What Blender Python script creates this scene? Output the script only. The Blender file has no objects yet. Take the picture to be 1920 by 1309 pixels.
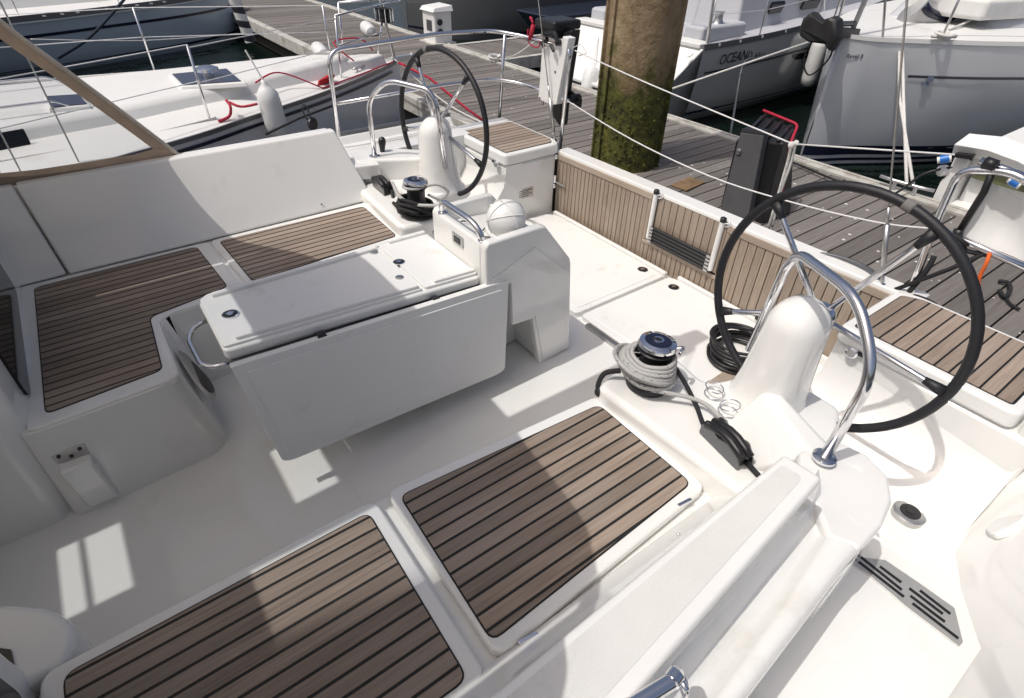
import bpy, bmesh, math, random
from mathutils import Vector, Matrix
rnd = random.Random(7)
sc = bpy.context.scene
C = sc.collection

# ------------------------------------------------------------------ camera
cam_d = bpy.data.cameras.new('camera'); cam = bpy.data.objects.new('camera', cam_d); C.objects.link(cam)
cam_d.sensor_fit = 'HORIZONTAL'; cam_d.sensor_width = 36.0; cam_d.lens = 19.7280
cam_d.clip_start = 0.02; cam_d.clip_end = 3000
cam.matrix_world = Matrix(((0.808960, 0.352527, -0.470434, -0.396414), (-0.587608, 0.508472, -0.629422, -1.997711), (0.017315, 0.785609, 0.618481, 1.967750), (0.000000, 0.000000, 0.000000, 1.000000)))
sc.camera = cam
# ------------------------------------------------------------------ light
SUN = Vector((0.515, -0.098, -1.0)).normalized()          # direction the light travels
world = bpy.data.worlds.new('World'); sc.world = world; world.use_nodes = True
wn = world.node_tree.nodes; wl = world.node_tree.links
sky = wn.new('ShaderNodeTexSky'); sky.sky_type = 'NISHITA'; sky.sun_disc = False
el = math.asin(-SUN.z); sky.sun_elevation = el
sky.sun_rotation = math.atan2(-SUN.x, -SUN.y)
sky.air_density = 0.8; sky.dust_density = 6.0; sky.ozone_density = 0.5
bg = wn['Background']; wl.new(sky.outputs[0], bg.inputs[0]); bg.inputs[1].default_value = 0.14
sd = bpy.data.lights.new('sun', 'SUN'); sd.energy = 3.0; sd.angle = math.radians(0.53); sd.color = (1.0, 0.965, 0.91)
so = bpy.data.objects.new('sun', sd); C.objects.link(so)
so.rotation_euler = (-SUN).to_track_quat('Z', 'Y').to_euler()
sc.view_settings.view_transform = 'Standard'; sc.view_settings.look = 'None'
sc.view_settings.exposure = -0.36; sc.view_settings.gamma = 1.0; sc.view_settings.use_curve_mapping = False
sc.cycles.max_bounces = 8; sc.cycles.transparent_max_bounces = 16

# ------------------------------------------------------------------ materials
def mat(name, col, rough=0.5, metal=0.0, coat=0.0, var=0.0, vscale=6.0, bump=0.0, bscale=80.0, rvar=0.0, spec=0.5, stretch=None, objrand=0.0, dirt=None):
    m = bpy.data.materials.new(name); m.use_nodes = True
    n = m.node_tree.nodes; l = m.node_tree.links; p = n['Principled BSDF']
    p.inputs['Base Color'].default_value = (*col, 1); p.inputs['Roughness'].default_value = rough
    p.inputs['Metallic'].default_value = metal; p.inputs['Coat Weight'].default_value = coat
    p.inputs['Specular IOR Level'].default_value = spec
    tc = n.new('ShaderNodeTexCoord'); mp = n.new('ShaderNodeMapping'); l.new(tc.outputs['Object'], mp.inputs[0])
    if stretch: mp.inputs['Scale'].default_value = stretch
    csock = None
    if var > 0 or objrand > 0:
        nz = n.new('ShaderNodeTexNoise'); nz.inputs['Scale'].default_value = vscale; nz.inputs['Detail'].default_value = 5
        l.new(mp.outputs[0], nz.inputs['Vector'])
        hsv = n.new('ShaderNodeHueSaturation'); hsv.inputs['Color'].default_value = (*col, 1)
        mr = n.new('ShaderNodeMapRange'); mr.inputs[1].default_value = .3; mr.inputs[2].default_value = .7
        mr.inputs[3].default_value = 1 - var; mr.inputs[4].default_value = 1 + var
        l.new(nz.outputs[0], mr.inputs[0]); v = mr.outputs[0]
        if objrand > 0:
            oi = n.new('ShaderNodeObjectInfo'); m2 = n.new('ShaderNodeMapRange')
            m2.inputs[3].default_value = 1 - objrand; m2.inputs[4].default_value = 1 + objrand
            l.new(oi.outputs['Random'], m2.inputs[0]); mu = n.new('ShaderNodeMath'); mu.operation = 'MULTIPLY'
            l.new(v, mu.inputs[0]); l.new(m2.outputs[0], mu.inputs[1]); v = mu.outputs[0]
        l.new(v, hsv.inputs['Value']); csock = hsv.outputs[0]
    if dirt:
        dz = n.new('ShaderNodeTexNoise'); dz.inputs['Scale'].default_value = dirt[1]; dz.inputs['Detail'].default_value = 8; dz.inputs['Roughness'].default_value = .65
        l.new(tc.outputs['Object'], dz.inputs['Vector'])
        mr = n.new('ShaderNodeMapRange'); mr.inputs[1].default_value = dirt[2]; mr.inputs[2].default_value = dirt[3]
        l.new(dz.outputs[0], mr.inputs[0]); mx = n.new('ShaderNodeMix'); mx.data_type = 'RGBA'
        l.new(mr.outputs[0], mx.inputs['Factor']); mx.inputs['B'].default_value = (*dirt[0], 1)
        if csock: l.new(csock, mx.inputs['A'])
        else: mx.inputs['A'].default_value = (*col, 1)
        csock = mx.outputs['Result']
    if csock: l.new(csock, p.inputs['Base Color'])
    if rvar > 0:
        rz = n.new('ShaderNodeTexNoise'); rz.inputs['Scale'].default_value = 9; rz.inputs['Detail'].default_value = 4
        l.new(tc.outputs['Object'], rz.inputs['Vector']); mr = n.new('ShaderNodeMapRange'); mr.inputs[1].default_value = .3; mr.inputs[2].default_value = .7
        mr.inputs[3].default_value = max(rough - rvar, .02); mr.inputs[4].default_value = rough + rvar
        l.new(rz.outputs[0], mr.inputs[0]); l.new(mr.outputs[0], p.inputs['Roughness'])
    if bump > 0:
        bz = n.new('ShaderNodeTexNoise'); bz.inputs['Scale'].default_value = bscale; bz.inputs['Detail'].default_value = 3
        l.new(mp.outputs[0], bz.inputs['Vector']); b = n.new('ShaderNodeBump'); b.inputs['Strength'].default_value = bump; b.inputs['Distance'].default_value = .004
        l.new(bz.outputs[0], b.inputs['Height']); l.new(b.outputs[0], p.inputs['Normal'])
    return m

GEL = mat('gelcoat_white', (.81, .808, .782), .11, coat=.5, var=.025, vscale=2.5, rvar=.06, bump=.05, bscale=6, dirt=((.62, .60, .54), 3.0, .60, .82))
GEL2 = mat('gelcoat_soft', (.815, .812, .79), .36, var=.02, vscale=3, bump=.05, bscale=10, dirt=((.60, .585, .53), 5.0, .60, .80))
NONSKID = mat('nonskid', (.70, .695, .665), .65, var=.03, vscale=8, bump=.35, bscale=420, dirt=((.56, .545, .50), 6.0, .58, .80))
WHITE = mat('white_plastic', (.78, .78, .76), .4, var=.03, vscale=12)
STEEL = mat('stainless_steel', (.78, .78, .80), .12, metal=1.0, rvar=.06)
STEELB = mat('brushed_steel', (.52, .52, .51), .38, metal=1.0, bump=.1, bscale=200)
CHROME = mat('chrome', (.85, .85, .87), .05, metal=1.0)
BLACK = mat('black_plastic', (.012, .012, .014), .42, var=.15, vscale=20)
LEATHER = mat('black_leather', (.013, .013, .016), .5, bump=.25, bscale=260, var=.15)
RUBBER = mat('caulking', (.009, .009, .009), .6)
GREYM = mat('grey_anodised', (.16, .165, .175), .35, metal=.7)
DARKM = mat('dark_metal', (.03, .03, .034), .35, metal=.4)
ALU = mat('mast_aluminium', (.62, .62, .62), .35, metal=.8)
SMOKE = mat('smoked_acrylic', (.006, .006, .008), .08)
HATCHG = mat('hatch_acrylic', (.035, .04, .075), .12)
ROPEW = mat('white_rope', (.66, .65, .62), .8, bump=.6, bscale=220, var=.12, vscale=60)
ROPEB = mat('black_rope', (.014, .014, .016), .75, bump=.6, bscale=220, var=.2, vscale=60)
FOOTS = mat('foot_steel', (.50, .50, .48), .42, metal=.55, var=.06, vscale=14)
WIRE = mat('wire_white', (.72, .72, .72), .4)
RED = mat('red_webbing', (.42, .014, .045), .7, var=.15, vscale=30)
REDCLOTH = mat('red_cloth', (.45, .012, .02), .7, var=.2, vscale=20)
ORANGE = mat('orange_cord', (.85, .16, .03), .7)
FENDER = mat('fender_white', (.72, .73, .72), .38, var=.05, vscale=6, dirt=((.48, .47, .40), 7, .55, .8))
BEIGE = mat('beige_canvas', (.60, .46, .34), .85, bump=.3, bscale=300, var=.12, vscale=8)
BEIGEL = mat('pale_canvas', (.70, .65, .57), .85, bump=.3, bscale=300, var=.08, vscale=8)
def translucent(m, f):
    n = m.node_tree.nodes; l = m.node_tree.links; p = n['Principled BSDF']; t = n.new('ShaderNodeBsdfTranslucent'); x = n.new('ShaderNodeMixShader'); x.inputs[0].default_value = f
    t.inputs[0].default_value = (.78, .72, .63, 1); l.new(p.outputs[0], x.inputs[1]); l.new(t.outputs[0], x.inputs[2]); l.new(x.outputs[0], n['Material Output'].inputs[0])
translucent(BEIGEL, .30)
CLOTH = mat('white_canvas', (.72, .72, .70), .8, var=.06, vscale=5, bump=.3, bscale=5)
BLUEP = mat('blue_plastic', (.02, .16, .52), .35)
PURPLE = mat('purple_wrap', (.16, .12, .34), .6)
NAVY = mat('navy_paint', (.012, .014, .035), .25)
HULLW = mat('hull_white', (.62, .63, .64), .2, coat=.4, var=.03, vscale=.8, rvar=.05)
HULLG = mat('hull_grey', (.60, .60, .63), .25, coat=.4, var=.04, vscale=.9)
HULLB = mat('hull_blue_grey', (.50, .565, .60), .22, coat=.4, var=.04, vscale=.7)
HULLD = mat('hull_dark_grey', (.40, .41, .41), .12, coat=.6, var=.05, vscale=.8)
HULLK = mat('hull_charcoal', (.10, .105, .11), .1, coat=.8, var=.05, vscale=.8)
ANTIF = mat('antifouling', (.03, .035, .06), .7)
HULLS = mat('hull_pale_grey', (.58, .60, .62), .2, coat=.4, var=.03, vscale=.8, rvar=.05)
POSTG = mat('grey_post', (.10, .102, .108), .45, var=.08, vscale=8)
DECKW = mat('deck_white', (.74, .74, .72), .45, var=.03, vscale=2, dirt=((.55, .54, .50), 2.0, .55, .8))
DECKG = mat('deck_grey', (.46, .47, .50), .6, var=.04, vscale=2)
ALUEDGE = mat('pontoon_edge', (.50, .49, .45), .6, var=.12, vscale=3, dirt=((.22, .20, .16), 5, .5, .75))
DARKWOOD = mat('under_deck', (.03, .026, .022), .9)

def wood(name, c1, c2, c3, axis='X', rand=.12, rough=.72):
    m = bpy.data.materials.new(name); m.use_nodes = True
    n = m.node_tree.nodes; l = m.node_tree.links; p = n['Principled BSDF']; p.inputs['Roughness'].default_value = rough
    tc = n.new('ShaderNodeTexCoord'); oi = n.new('ShaderNodeObjectInfo')
    off = n.new('ShaderNodeVectorMath'); off.operation = 'ADD'; mu = n.new('ShaderNodeVectorMath'); mu.operation = 'SCALE'
    cx = n.new('ShaderNodeCombineXYZ'); l.new(oi.outputs['Random'], cx.inputs[0]); l.new(oi.outputs['Random'], cx.inputs[1]); l.new(oi.outputs['Random'], cx.inputs[2])
    l.new(cx.outputs[0], mu.inputs[0]); mu.inputs['Scale'].default_value = 37.0
    l.new(tc.outputs['Object'], off.inputs[0]); l.new(mu.outputs[0], off.inputs[1])
    mp = n.new('ShaderNodeMapping'); l.new(off.outputs[0], mp.inputs[0])
    s = {'X': (2.2, 60, 60), 'Y': (60, 2.2, 60), 'Z': (60, 60, 2.5)}[axis]
    mp.inputs['Scale'].default_value = s
    g = n.new('ShaderNodeTexNoise'); g.inputs['Scale'].default_value = 1.6; g.inputs['Detail'].default_value = 9; g.inputs['Roughness'].default_value = .72
    l.new(mp.outputs[0], g.inputs['Vector'])
    big = n.new('ShaderNodeTexNoise'); big.inputs['Scale'].default_value = 3.2; big.inputs['Detail'].default_value = 4; l.new(tc.outputs['Object'], big.inputs['Vector'])
    r = n.new('ShaderNodeValToRGB'); r.color_ramp.elements[0].position = .32; r.color_ramp.elements[1].position = .70
    r.color_ramp.elements[0].color = (*c1, 1); r.color_ramp.elements[1].color = (*c2, 1); l.new(g.outputs[0], r.inputs[0])
    mr = n.new('ShaderNodeMapRange'); mr.inputs[1].default_value = .40; mr.inputs[2].default_value = .68; l.new(big.outputs[0], mr.inputs[0])
    mx = n.new('ShaderNodeMix'); mx.data_type = 'RGBA'; l.new(mr.outputs[0], mx.inputs['Factor']); l.new(r.outputs[0], mx.inputs['A']); mx.inputs['B'].default_value = (*c3, 1)
    half = n.new('ShaderNodeMath'); half.operation = 'MULTIPLY'; half.inputs[1].default_value = .62; l.new(mr.outputs[0], half.inputs[0]); l.new(half.outputs[0], mx.inputs['Factor'])
    hs = n.new('ShaderNodeHueSaturation'); l.new(mx.outputs['Result'], hs.inputs['Color'])
    m2 = n.new('ShaderNodeMapRange'); m2.inputs[3].default_value = 1 - rand; m2.inputs[4].default_value = 1 + rand; l.new(oi.outputs['Random'], m2.inputs[0])
    l.new(m2.outputs[0], hs.inputs['Value']); l.new(hs.outputs[0], p.inputs['Base Color'])
    b = n.new('ShaderNodeBump'); b.inputs['Strength'].default_value = .35; b.inputs['Distance'].default_value = .002; l.new(g.outputs[0], b.inputs['Height']); l.new(b.outputs[0], p.inputs['Normal'])
    return m
TEAK = wood('weathered_teak', (.180, .138, .106), (.352, .280, .222), (.300, .252, .212), 'X', .22)
TEAKV = wood('weathered_teak_upright', (.215, .162, .120), (.395, .32, .252), (.34, .285, .232), 'Z', .07)
TEAKY = wood('weathered_teak_rail', (.28, .22, .165), (.44, .365, .295), (.41, .345, .285), 'Y', .06)
DOCKW = wood('grey_dock_timber', (.105, .094, .086), (.235, .214, .199), (.170, .158, .149), 'X', .24, .85)
DOCKW.node_tree.nodes['Noise Texture'].inputs['Scale'].default_value = .9

def pile_mat():
    m = bpy.data.materials.new('mossy_concrete'); m.use_nodes = True
    n = m.node_tree.nodes; l = m.node_tree.links; p = n['Principled BSDF']; p.inputs['Roughness'].default_value = .9
    tc = n.new('ShaderNodeTexCoord'); sp = n.new('ShaderNodeSeparateXYZ'); l.new(tc.outputs['Object'], sp.inputs[0])
    a = n.new('ShaderNodeTexNoise'); a.inputs['Scale'].default_value = 5; a.inputs['Detail'].default_value = 9; a.inputs['Roughness'].default_value = .65; l.new(tc.outputs['Object'], a.inputs['Vector'])
    b = n.new('ShaderNodeTexNoise'); b.inputs['Scale'].default_value = 11; b.inputs['Detail'].default_value = 10; b.inputs['Roughness'].default_value = .7; l.new(tc.outputs['Object'], b.inputs['Vector'])
    r = n.new('ShaderNodeValToRGB'); e = r.color_ramp.elements; e[0].position = .3; e[0].color = (.18, .118, .060, 1); e[1].position = .72; e[1].color = (.42, .325, .20, 1)
    l.new(a.outputs[0], r.inputs[0])
    r2 = n.new('ShaderNodeValToRGB'); e = r2.color_ramp.elements; e[0].position = .35; e[0].color = (.022, .022, .006, 1); e[1].position = .75; e[1].color = (.165, .168, .026, 1)
    l.new(b.outputs[0], r2.inputs[0])
    ad = n.new('ShaderNodeMath'); ad.operation = 'MULTIPLY_ADD'; l.new(a.outputs[0], ad.inputs[0]); ad.inputs[1].default_value = -1.5; l.new(sp.outputs[2], ad.inputs[2])
    mr = n.new('ShaderNodeMapRange'); mr.inputs[1].default_value = -.08; mr.inputs[2].default_value = .14; mr.inputs[3].default_value = 1; mr.inputs[4].default_value = 0; l.new(ad.outputs[0], mr.inputs[0])
    mx = n.new('ShaderNodeMix'); mx.data_type = 'RGBA'; l.new(mr.outputs[0], mx.inputs['Factor']); l.new(r.outputs[0], mx.inputs['A']); l.new(r2.outputs[0], mx.inputs['B'])
    l.new(mx.outputs['Result'], p.inputs['Base Color'])
    bp = n.new('ShaderNodeBump'); bp.inputs['Strength'].default_value = .9; bp.inputs['Distance'].default_value = .03; l.new(b.outputs[0], bp.inputs['Height']); l.new(bp.outputs[0], p.inputs['Normal'])
    return m
PILE = pile_mat()

def rope_mat(name, col, fleck):
    m = mat(name, col, .8, bump=.5, bscale=200)
    n = m.node_tree.nodes; l = m.node_tree.links; p = n['Principled BSDF']
    v = n.new('ShaderNodeTexVoronoi'); v.inputs['Scale'].default_value = 62; tc = n['Texture Coordinate'] if 'Texture Coordinate' in n else n.new('ShaderNodeTexCoord')
    l.new(tc.outputs['Object'], v.inputs['Vector'])
    r = n.new('ShaderNodeValToRGB'); r.color_ramp.interpolation = 'CONSTANT'
    r.color_ramp.elements[0].color = (*fleck, 1); r.color_ramp.elements[1].color = (*col, 1); r.color_ramp.elements[1].position = .17
    l.new(v.outputs['Distance'], r.inputs[0]); l.new(r.outputs[0], p.inputs['Base Color'])
    return m
ROPEF = rope_mat('flecked_rope', (.44, .435, .42), (.05, .05, .05))

def vinyl():
    m = bpy.data.materials.new('clear_vinyl'); m.use_nodes = True
    n = m.node_tree.nodes; l = m.node_tree.links; n.remove(n['Principled BSDF'])
    t = n.new('ShaderNodeBsdfTransparent'); t.inputs[0].default_value = (.74, .755, .77, 1); g = n.new('ShaderNodeBsdfGlossy'); g.inputs['Roughness'].default_value = .06
    mx = n.new('ShaderNodeMixShader'); f = n.new('ShaderNodeFresnel'); f.inputs[0].default_value = 1.35
    l.new(f.outputs[0], mx.inputs[0]); l.new(t.outputs[0], mx.inputs[1]); l.new(g.outputs[0], mx.inputs[2])
    l.new(mx.outputs[0], n['Material Output'].inputs[0]); return m
VINYL = vinyl()

def water_mat():
    m = mat('harbour_water', (.004, .009, .007), .06, spec=.35)
    n = m.node_tree.nodes; l = m.node_tree.links; p = n['Principled BSDF']
    tc = n.new('ShaderNodeTexCoord'); w = n.new('ShaderNodeTexNoise'); w.inputs['Scale'].default_value = 1.6; w.inputs['Detail'].default_value = 4
    l.new(tc.outputs['Object'], w.inputs['Vector']); b = n.new('ShaderNodeBump'); b.inputs['Strength'].default_value = .25; b.inputs['Distance'].default_value = .12
    l.new(w.outputs[0], b.inputs['Height']); l.new(b.outputs[0], p.inputs['Normal']); return m
WATER = water_mat()

# ------------------------------------------------------------------ mesh helpers
def V(*a): return Vector(a if len(a) > 1 else a[0])
def merge(gens):
    vs, fs = [], []
    for v, f in gens:
        o = len(vs); vs += [tuple(p) for p in v]; fs += [tuple(i + o for i in q) for q in f]
    return vs, fs
def mk(name, gens, material, parent=None, bevel=0.0, seg=2, smooth=None, ang=35):
    if isinstance(gens, tuple): gens = [gens]
    vs, fs = merge(gens)
    me = bpy.data.meshes.new(name); me.from_pydata(vs, [], fs); me.validate()
    bm = bmesh.new(); bm.from_mesh(me); bmesh.ops.recalc_face_normals(bm, faces=bm.faces); bm.to_mesh(me); bm.free()
    me.materials.append(material)
    o = bpy.data.objects.new(name, me); C.objects.link(o)
    if parent is not None:
        o.parent = parent
        if parent.type == 'EMPTY': o.matrix_parent_inverse = Matrix.Translation(-parent.location)
    if bevel > 0:
        b = o.modifiers.new('bevel', 'BEVEL'); b.width = bevel; b.segments = seg; b.limit_method = 'ANGLE'; b.angle_limit = math.radians(ang); b.harden_normals = True
        for p in me.polygons: p.use_smooth = True
    elif smooth is True:
        for p in me.polygons: p.use_smooth = True
    elif smooth == 'ang':
        me.shade_smooth(); me.set_sharp_from_angle(angle=math.radians(ang))
    return o
def hexa(b, t):
    return ([*b, *t], [(3, 2, 1, 0), (4, 5, 6, 7), (0, 1, 5, 4), (1, 2, 6, 5), (2, 3, 7, 6), (3, 0, 4, 7)])
def box(x0, x1, y0, y1, z0, z1):
    return hexa([(x0, y0, z0), (x1, y0, z0), (x1, y1, z0), (x0, y1, z0)], [(x0, y0, z1), (x1, y0, z1), (x1, y1, z1), (x0, y1, z1)])
def obox(c, ax, ay, az):
    c = V(c); ax = V(ax); ay = V(ay); az = V(az)
    return hexa([c - ax - ay - az, c + ax - ay - az, c + ax + ay - az, c - ax + ay - az], [c - ax - ay + az, c + ax - ay + az, c + ax + ay + az, c - ax + ay + az])
def prism(poly, z0, z1):
    n = len(poly)
    g = lambda z, p: z(p[0], p[1]) if callable(z) else z
    vs = [(p[0], p[1], g(z0, p)) for p in poly] + [(p[0], p[1], g(z1, p)) for p in poly]
    return vs, [tuple(range(n - 1, -1, -1)), tuple(range(n, 2 * n))] + [(i, (i + 1) % n, n + (i + 1) % n, n + i) for i in range(n)]
def rp(poly, r, n=4):
    """rounded polygon corners (2D)"""
    out = []; m = len(poly)
    for i in range(m):
        p = Vector(poly[i][:2]); a = Vector(poly[i - 1][:2]); b = Vector(poly[(i + 1) % m][:2])
        ri = poly[i][2] if len(poly[i]) > 2 else r
        d1 = (a - p); d2 = (b - p); k = min(ri, d1.length * .45, d2.length * .45)
        if k < 1e-4: out.append(tuple(p)); continue
        q1 = p + d1.normalized() * k; q2 = p + d2.normalized() * k
        for j in range(n + 1):
            t = j / n; out.append(tuple(q1 * (1 - t) ** 2 + p * 2 * t * (1 - t) + q2 * t * t))
    return out
def fillet(pts, r, n=5, cyc=False):
    pts = [V(p) for p in pts]; m = len(pts); out = []
    for i in range(m):
        if not cyc and i in (0, m - 1): out.append(pts[i]); continue
        p = pts[i]; d1 = pts[i - 1] - p; d2 = pts[(i + 1) % m] - p
        k = min(r, d1.length * .48, d2.length * .48)
        q1 = p + d1.normalized() * k; q2 = p + d2.normalized() * k
        for j in range(n + 1):
            t = j / n; out.append(q1 * (1 - t) ** 2 + p * 2 * t * (1 - t) + q2 * t * t)
    return out
def spline(pts, n=8, cyc=False):
    pts = [V(p) for p in pts]; m = len(pts); out = []
    for i in range(m if cyc else m - 1):
        p0 = pts[i - 1] if (i > 0 or cyc) else pts[0]; p1 = pts[i]; p2 = pts[(i + 1) % m]
        p3 = pts[(i + 2) % m] if (i + 2 < m or cyc) else pts[-1]
        for j in range(n):
            t = j / n
            out.append(.5 * ((2 * p1) + (p2 - p0) * t + (2 * p0 - 5 * p1 + 4 * p2 - p3) * t * t + (3 * p1 - p0 - 3 * p2 + p3) * t ** 3))
    if not cyc: out.append(pts[-1])
    return out
def tube(pts, r, n=10, cyc=False, r2=None):
    pts = [V(p) for p in pts]; m = len(pts); vs = []; fs = []
    up = None
    for i in range(m):
        if cyc: t = pts[(i + 1) % m] - pts[i - 1]
        else: t = pts[min(i + 1, m - 1)] - pts[max(i - 1, 0)]
        t = t.normalized()
        if up is None:
            up = t.orthogonal().normalized()
        else:
            up = (up - t * up.dot(t)); up = up.normalized() if up.length > 1e-6 else t.orthogonal().normalized()
        s = t.cross(up); rr = r if r2 is None else r + (r2 - r) * i / (m - 1)
        for k in range(n):
            a = 2 * math.pi * k / n; vs.append(pts[i] + up * (rr * math.cos(a)) + s * (rr * math.sin(a)))
    for i in range(m if cyc else m - 1):
        j = (i + 1) % m; sh = 0
        if cyc and i == m - 1:
            best = min(range(n), key=lambda q: (vs[i * n] - vs[q]).length); sh = best
        for k in range(n): fs.append((i * n + k, i * n + (k + 1) % n, j * n + (k + 1 + sh) % n, j * n + (k + sh) % n))
    if not cyc: fs += [tuple(range(n - 1, -1, -1)), tuple(range((m - 1) * n, m * n))]
    return vs, fs
def lathe(prof, loc=(0, 0, 0), axis=(0, 0, 1), n=28):
    q = V(0, 0, 1).rotation_difference(V(axis).normalized()); vs = []; fs = []; m = len(prof)
    for r, z in prof:
        for k in range(n):
            a = 2 * math.pi * k / n; vs.append(V(loc) + q @ V(r * math.cos(a), r * math.sin(a), z))
    for i in range(m - 1):
        for k in range(n): fs.append((i * n + k, i * n + (k + 1) % n, (i + 1) * n + (k + 1) % n, (i + 1) * n + k))
    fs += [tuple(range(n - 1, -1, -1)), tuple(range((m - 1) * n, m * n))]
    return vs, fs
def loft(rings, cap=True, cyc=True):
    n = len(rings[0]); vs = [p for r in rings for p in r]; fs = []
    for i in range(len(rings) - 1):
        for k in range(n if cyc else n - 1): fs.append((i * n + k, i * n + (k + 1) % n, (i + 1) * n + (k + 1) % n, (i + 1) * n + k))
    if cap: fs += [tuple(range(n - 1, -1, -1)), tuple(range((len(rings) - 1) * n, len(rings) * n))]
    return vs, fs
def sphere(c, r, sz=1.0, n=20, m=12):
    return lathe([(max(r * math.sin(math.pi * i / m), .0004), -r * sz * math.cos(math.pi * i / m)) for i in range(m + 1)], c, (0, 0, 1), n)
def ellring(cx, cy, z, a, b, n=24, rot=0, pw=2.0):
    out = []
    for k in range(n):
        t = 2 * math.pi * k / n; c, s = math.cos(t), math.sin(t)
        x = a * math.copysign(abs(c) ** (2 / pw), c); y = b * math.copysign(abs(s) ** (2 / pw), s)
        out.append((cx + x * math.cos(rot) - y * math.sin(rot), cy + x * math.sin(rot) + y * math.cos(rot), z))
    return out
def my(pts): return [(p[0], -p[1], *p[2:]) for p in pts]
def thing(name, label, cat, loc=(0, 0, 0), group=None):
    o = bpy.data.objects.new(name, None); C.objects.link(o); o.location = loc; o.empty_display_size = .1
    o['label'] = label; o['category'] = cat
    if group: o['group'] = group
    return o
def tag(o, label, cat, group=None):
    o['label'] = label; o['category'] = cat
    if group: o['group'] = group
    return o
def clip(poly, a, b, c):
    out = []
    for i in range(len(poly)):
        p, q = poly[i], poly[(i + 1) % len(poly)]; dp = a * p[0] + b * p[1] - c; dq = a * q[0] + b * q[1] - c
        if dp <= 0: out.append(p)
        if dp * dq < 0:
            t = dp / (dp - dq); out.append((p[0] + (q[0] - p[0]) * t, p[1] + (q[1] - p[1]) * t))
    return out
def planks(parent, poly, fn, w, gap, material, h=.004, start=None, nrm=None, jit=0.0):
    """boards laid along u, stacked in v, cut to poly; fn(u,v,h) -> world point"""
    vs = [p[1] for p in poly]; v = min(vs) if start is None else start; made = []
    while v < max(vs):
        q = clip(clip(poly, 0, -1, -(v + gap / 2)), 0, 1, v + w - gap / 2)
        q = [p for i, p in enumerate(q) if (Vector(p) - Vector(q[i - 1])).length > 1e-5]
        v += w
        if len(q) < 3: continue
        ar = abs(sum(q[i - 1][0] * q[i][1] - q[i][0] * q[i - 1][1] for i in range(len(q)))) / 2
        if ar < 1e-4: continue
        n = len(q); e = rnd.uniform(-jit, jit)
        g = ([fn(p[0], p[1], -.004) for p in q] + [fn(p[0], p[1], h + e) for p in q], [tuple(range(n - 1, -1, -1)), tuple(range(n, 2 * n))] + [(i, (i + 1) % n, n + (i + 1) % n, n + i) for i in range(n)])
        made.append(mk('plank', g, material, parent))
    return made
def text(name, s, size, org, ux, uy, material, parent=None, depth=.001, shear=0.0, xs=1.0):
    cu = bpy.data.curves.new(name, 'FONT'); cu.body = s; cu.size = size; cu.extrude = depth; cu.shear = shear; cu.resolution_u = 3
    t = bpy.data.objects.new(name, cu); C.objects.link(t)
    me = bpy.data.meshes.new_from_object(t); bpy.data.objects.remove(t); bpy.data.curves.remove(cu)
    ux = V(ux).normalized(); uy = (V(uy) - ux * V(uy).dot(ux)).normalized(); uz = ux.cross(uy)
    for v in me.vertices: v.co = V(org) + ux * (v.co.x * xs) + uy * v.co.y + uz * v.co.z
    me.materials.clear(); me.materials.append(material); me.name = name
    o = bpy.data.objects.new(name, me); C.objects.link(o)
    if parent is not None:
        o.parent = parent
        if parent.type == 'EMPTY': o.matrix_parent_inverse = Matrix.Translation(-parent.location)
    return o


# ================================================================== water and pontoon (the setting)
w = mk('water', ([(-300, -300, -.65), (300, -300, -.65), (300, 300, -.65), (-300, 300, -.65)], [(0, 1, 2, 3)]), WATER)
w['kind'] = 'structure'
ZD = -.15
pon = mk('pontoon', [box(3.50, 5.74, -9, 30, -.62, ZD - .05)], DARKWOOD); pon['kind'] = 'structure'
planks(pon, [(3.52, -5.0), (5.66, -5.0), (5.66, 18.5), (3.52, 18.5)], lambda u, v, h: (u, v, ZD - .03 + (0 if h < 0 else .03 + h - .004)), .148, .013, DOCKW, jit=.002)
mk('edge_beam', [box(5.67, 5.84, -9, 30, -.34, ZD + .022), box(5.76, 5.80, -9, 30, ZD + .022, ZD + .035)], ALUEDGE, pon, bevel=.008)
mk('edge_beam', [box(3.36, 3.51, -9, 30, -.34, ZD + .022)], ALUEDGE, pon, bevel=.008)
fin = mk('finger_pontoon', [box(5.85, 15, 6.95, 8.45, -.60, ZD - .05)], DARKWOOD); fin['kind'] = 'structure'
planks(fin, [(-8.40, 5.90), (-7.0, 5.90), (-7.0, 12.0), (-8.40, 12.0)], lambda u, v, h: (v, -u, ZD - .03 + (0 if h < 0 else .03 + h - .004)), .148, .012, DOCKW, jit=.002)
mk('edge_beam', [box(5.85, 15, 6.86, 6.97, -.34, ZD + .015), box(5.85, 15, 8.42, 8.53, -.34, ZD + .015)], ALUEDGE, fin, bevel=.006)

# ================================================================== our yacht
Y0 = thing('sailing_yacht', 'white sailing yacht whose open cockpit fills the foreground, teak seats and helm stations', 'yacht', (0, 0, -.65))
def zs(x): return -.055 + .033 * (x + .9)                      # sole falls slightly forward
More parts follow.
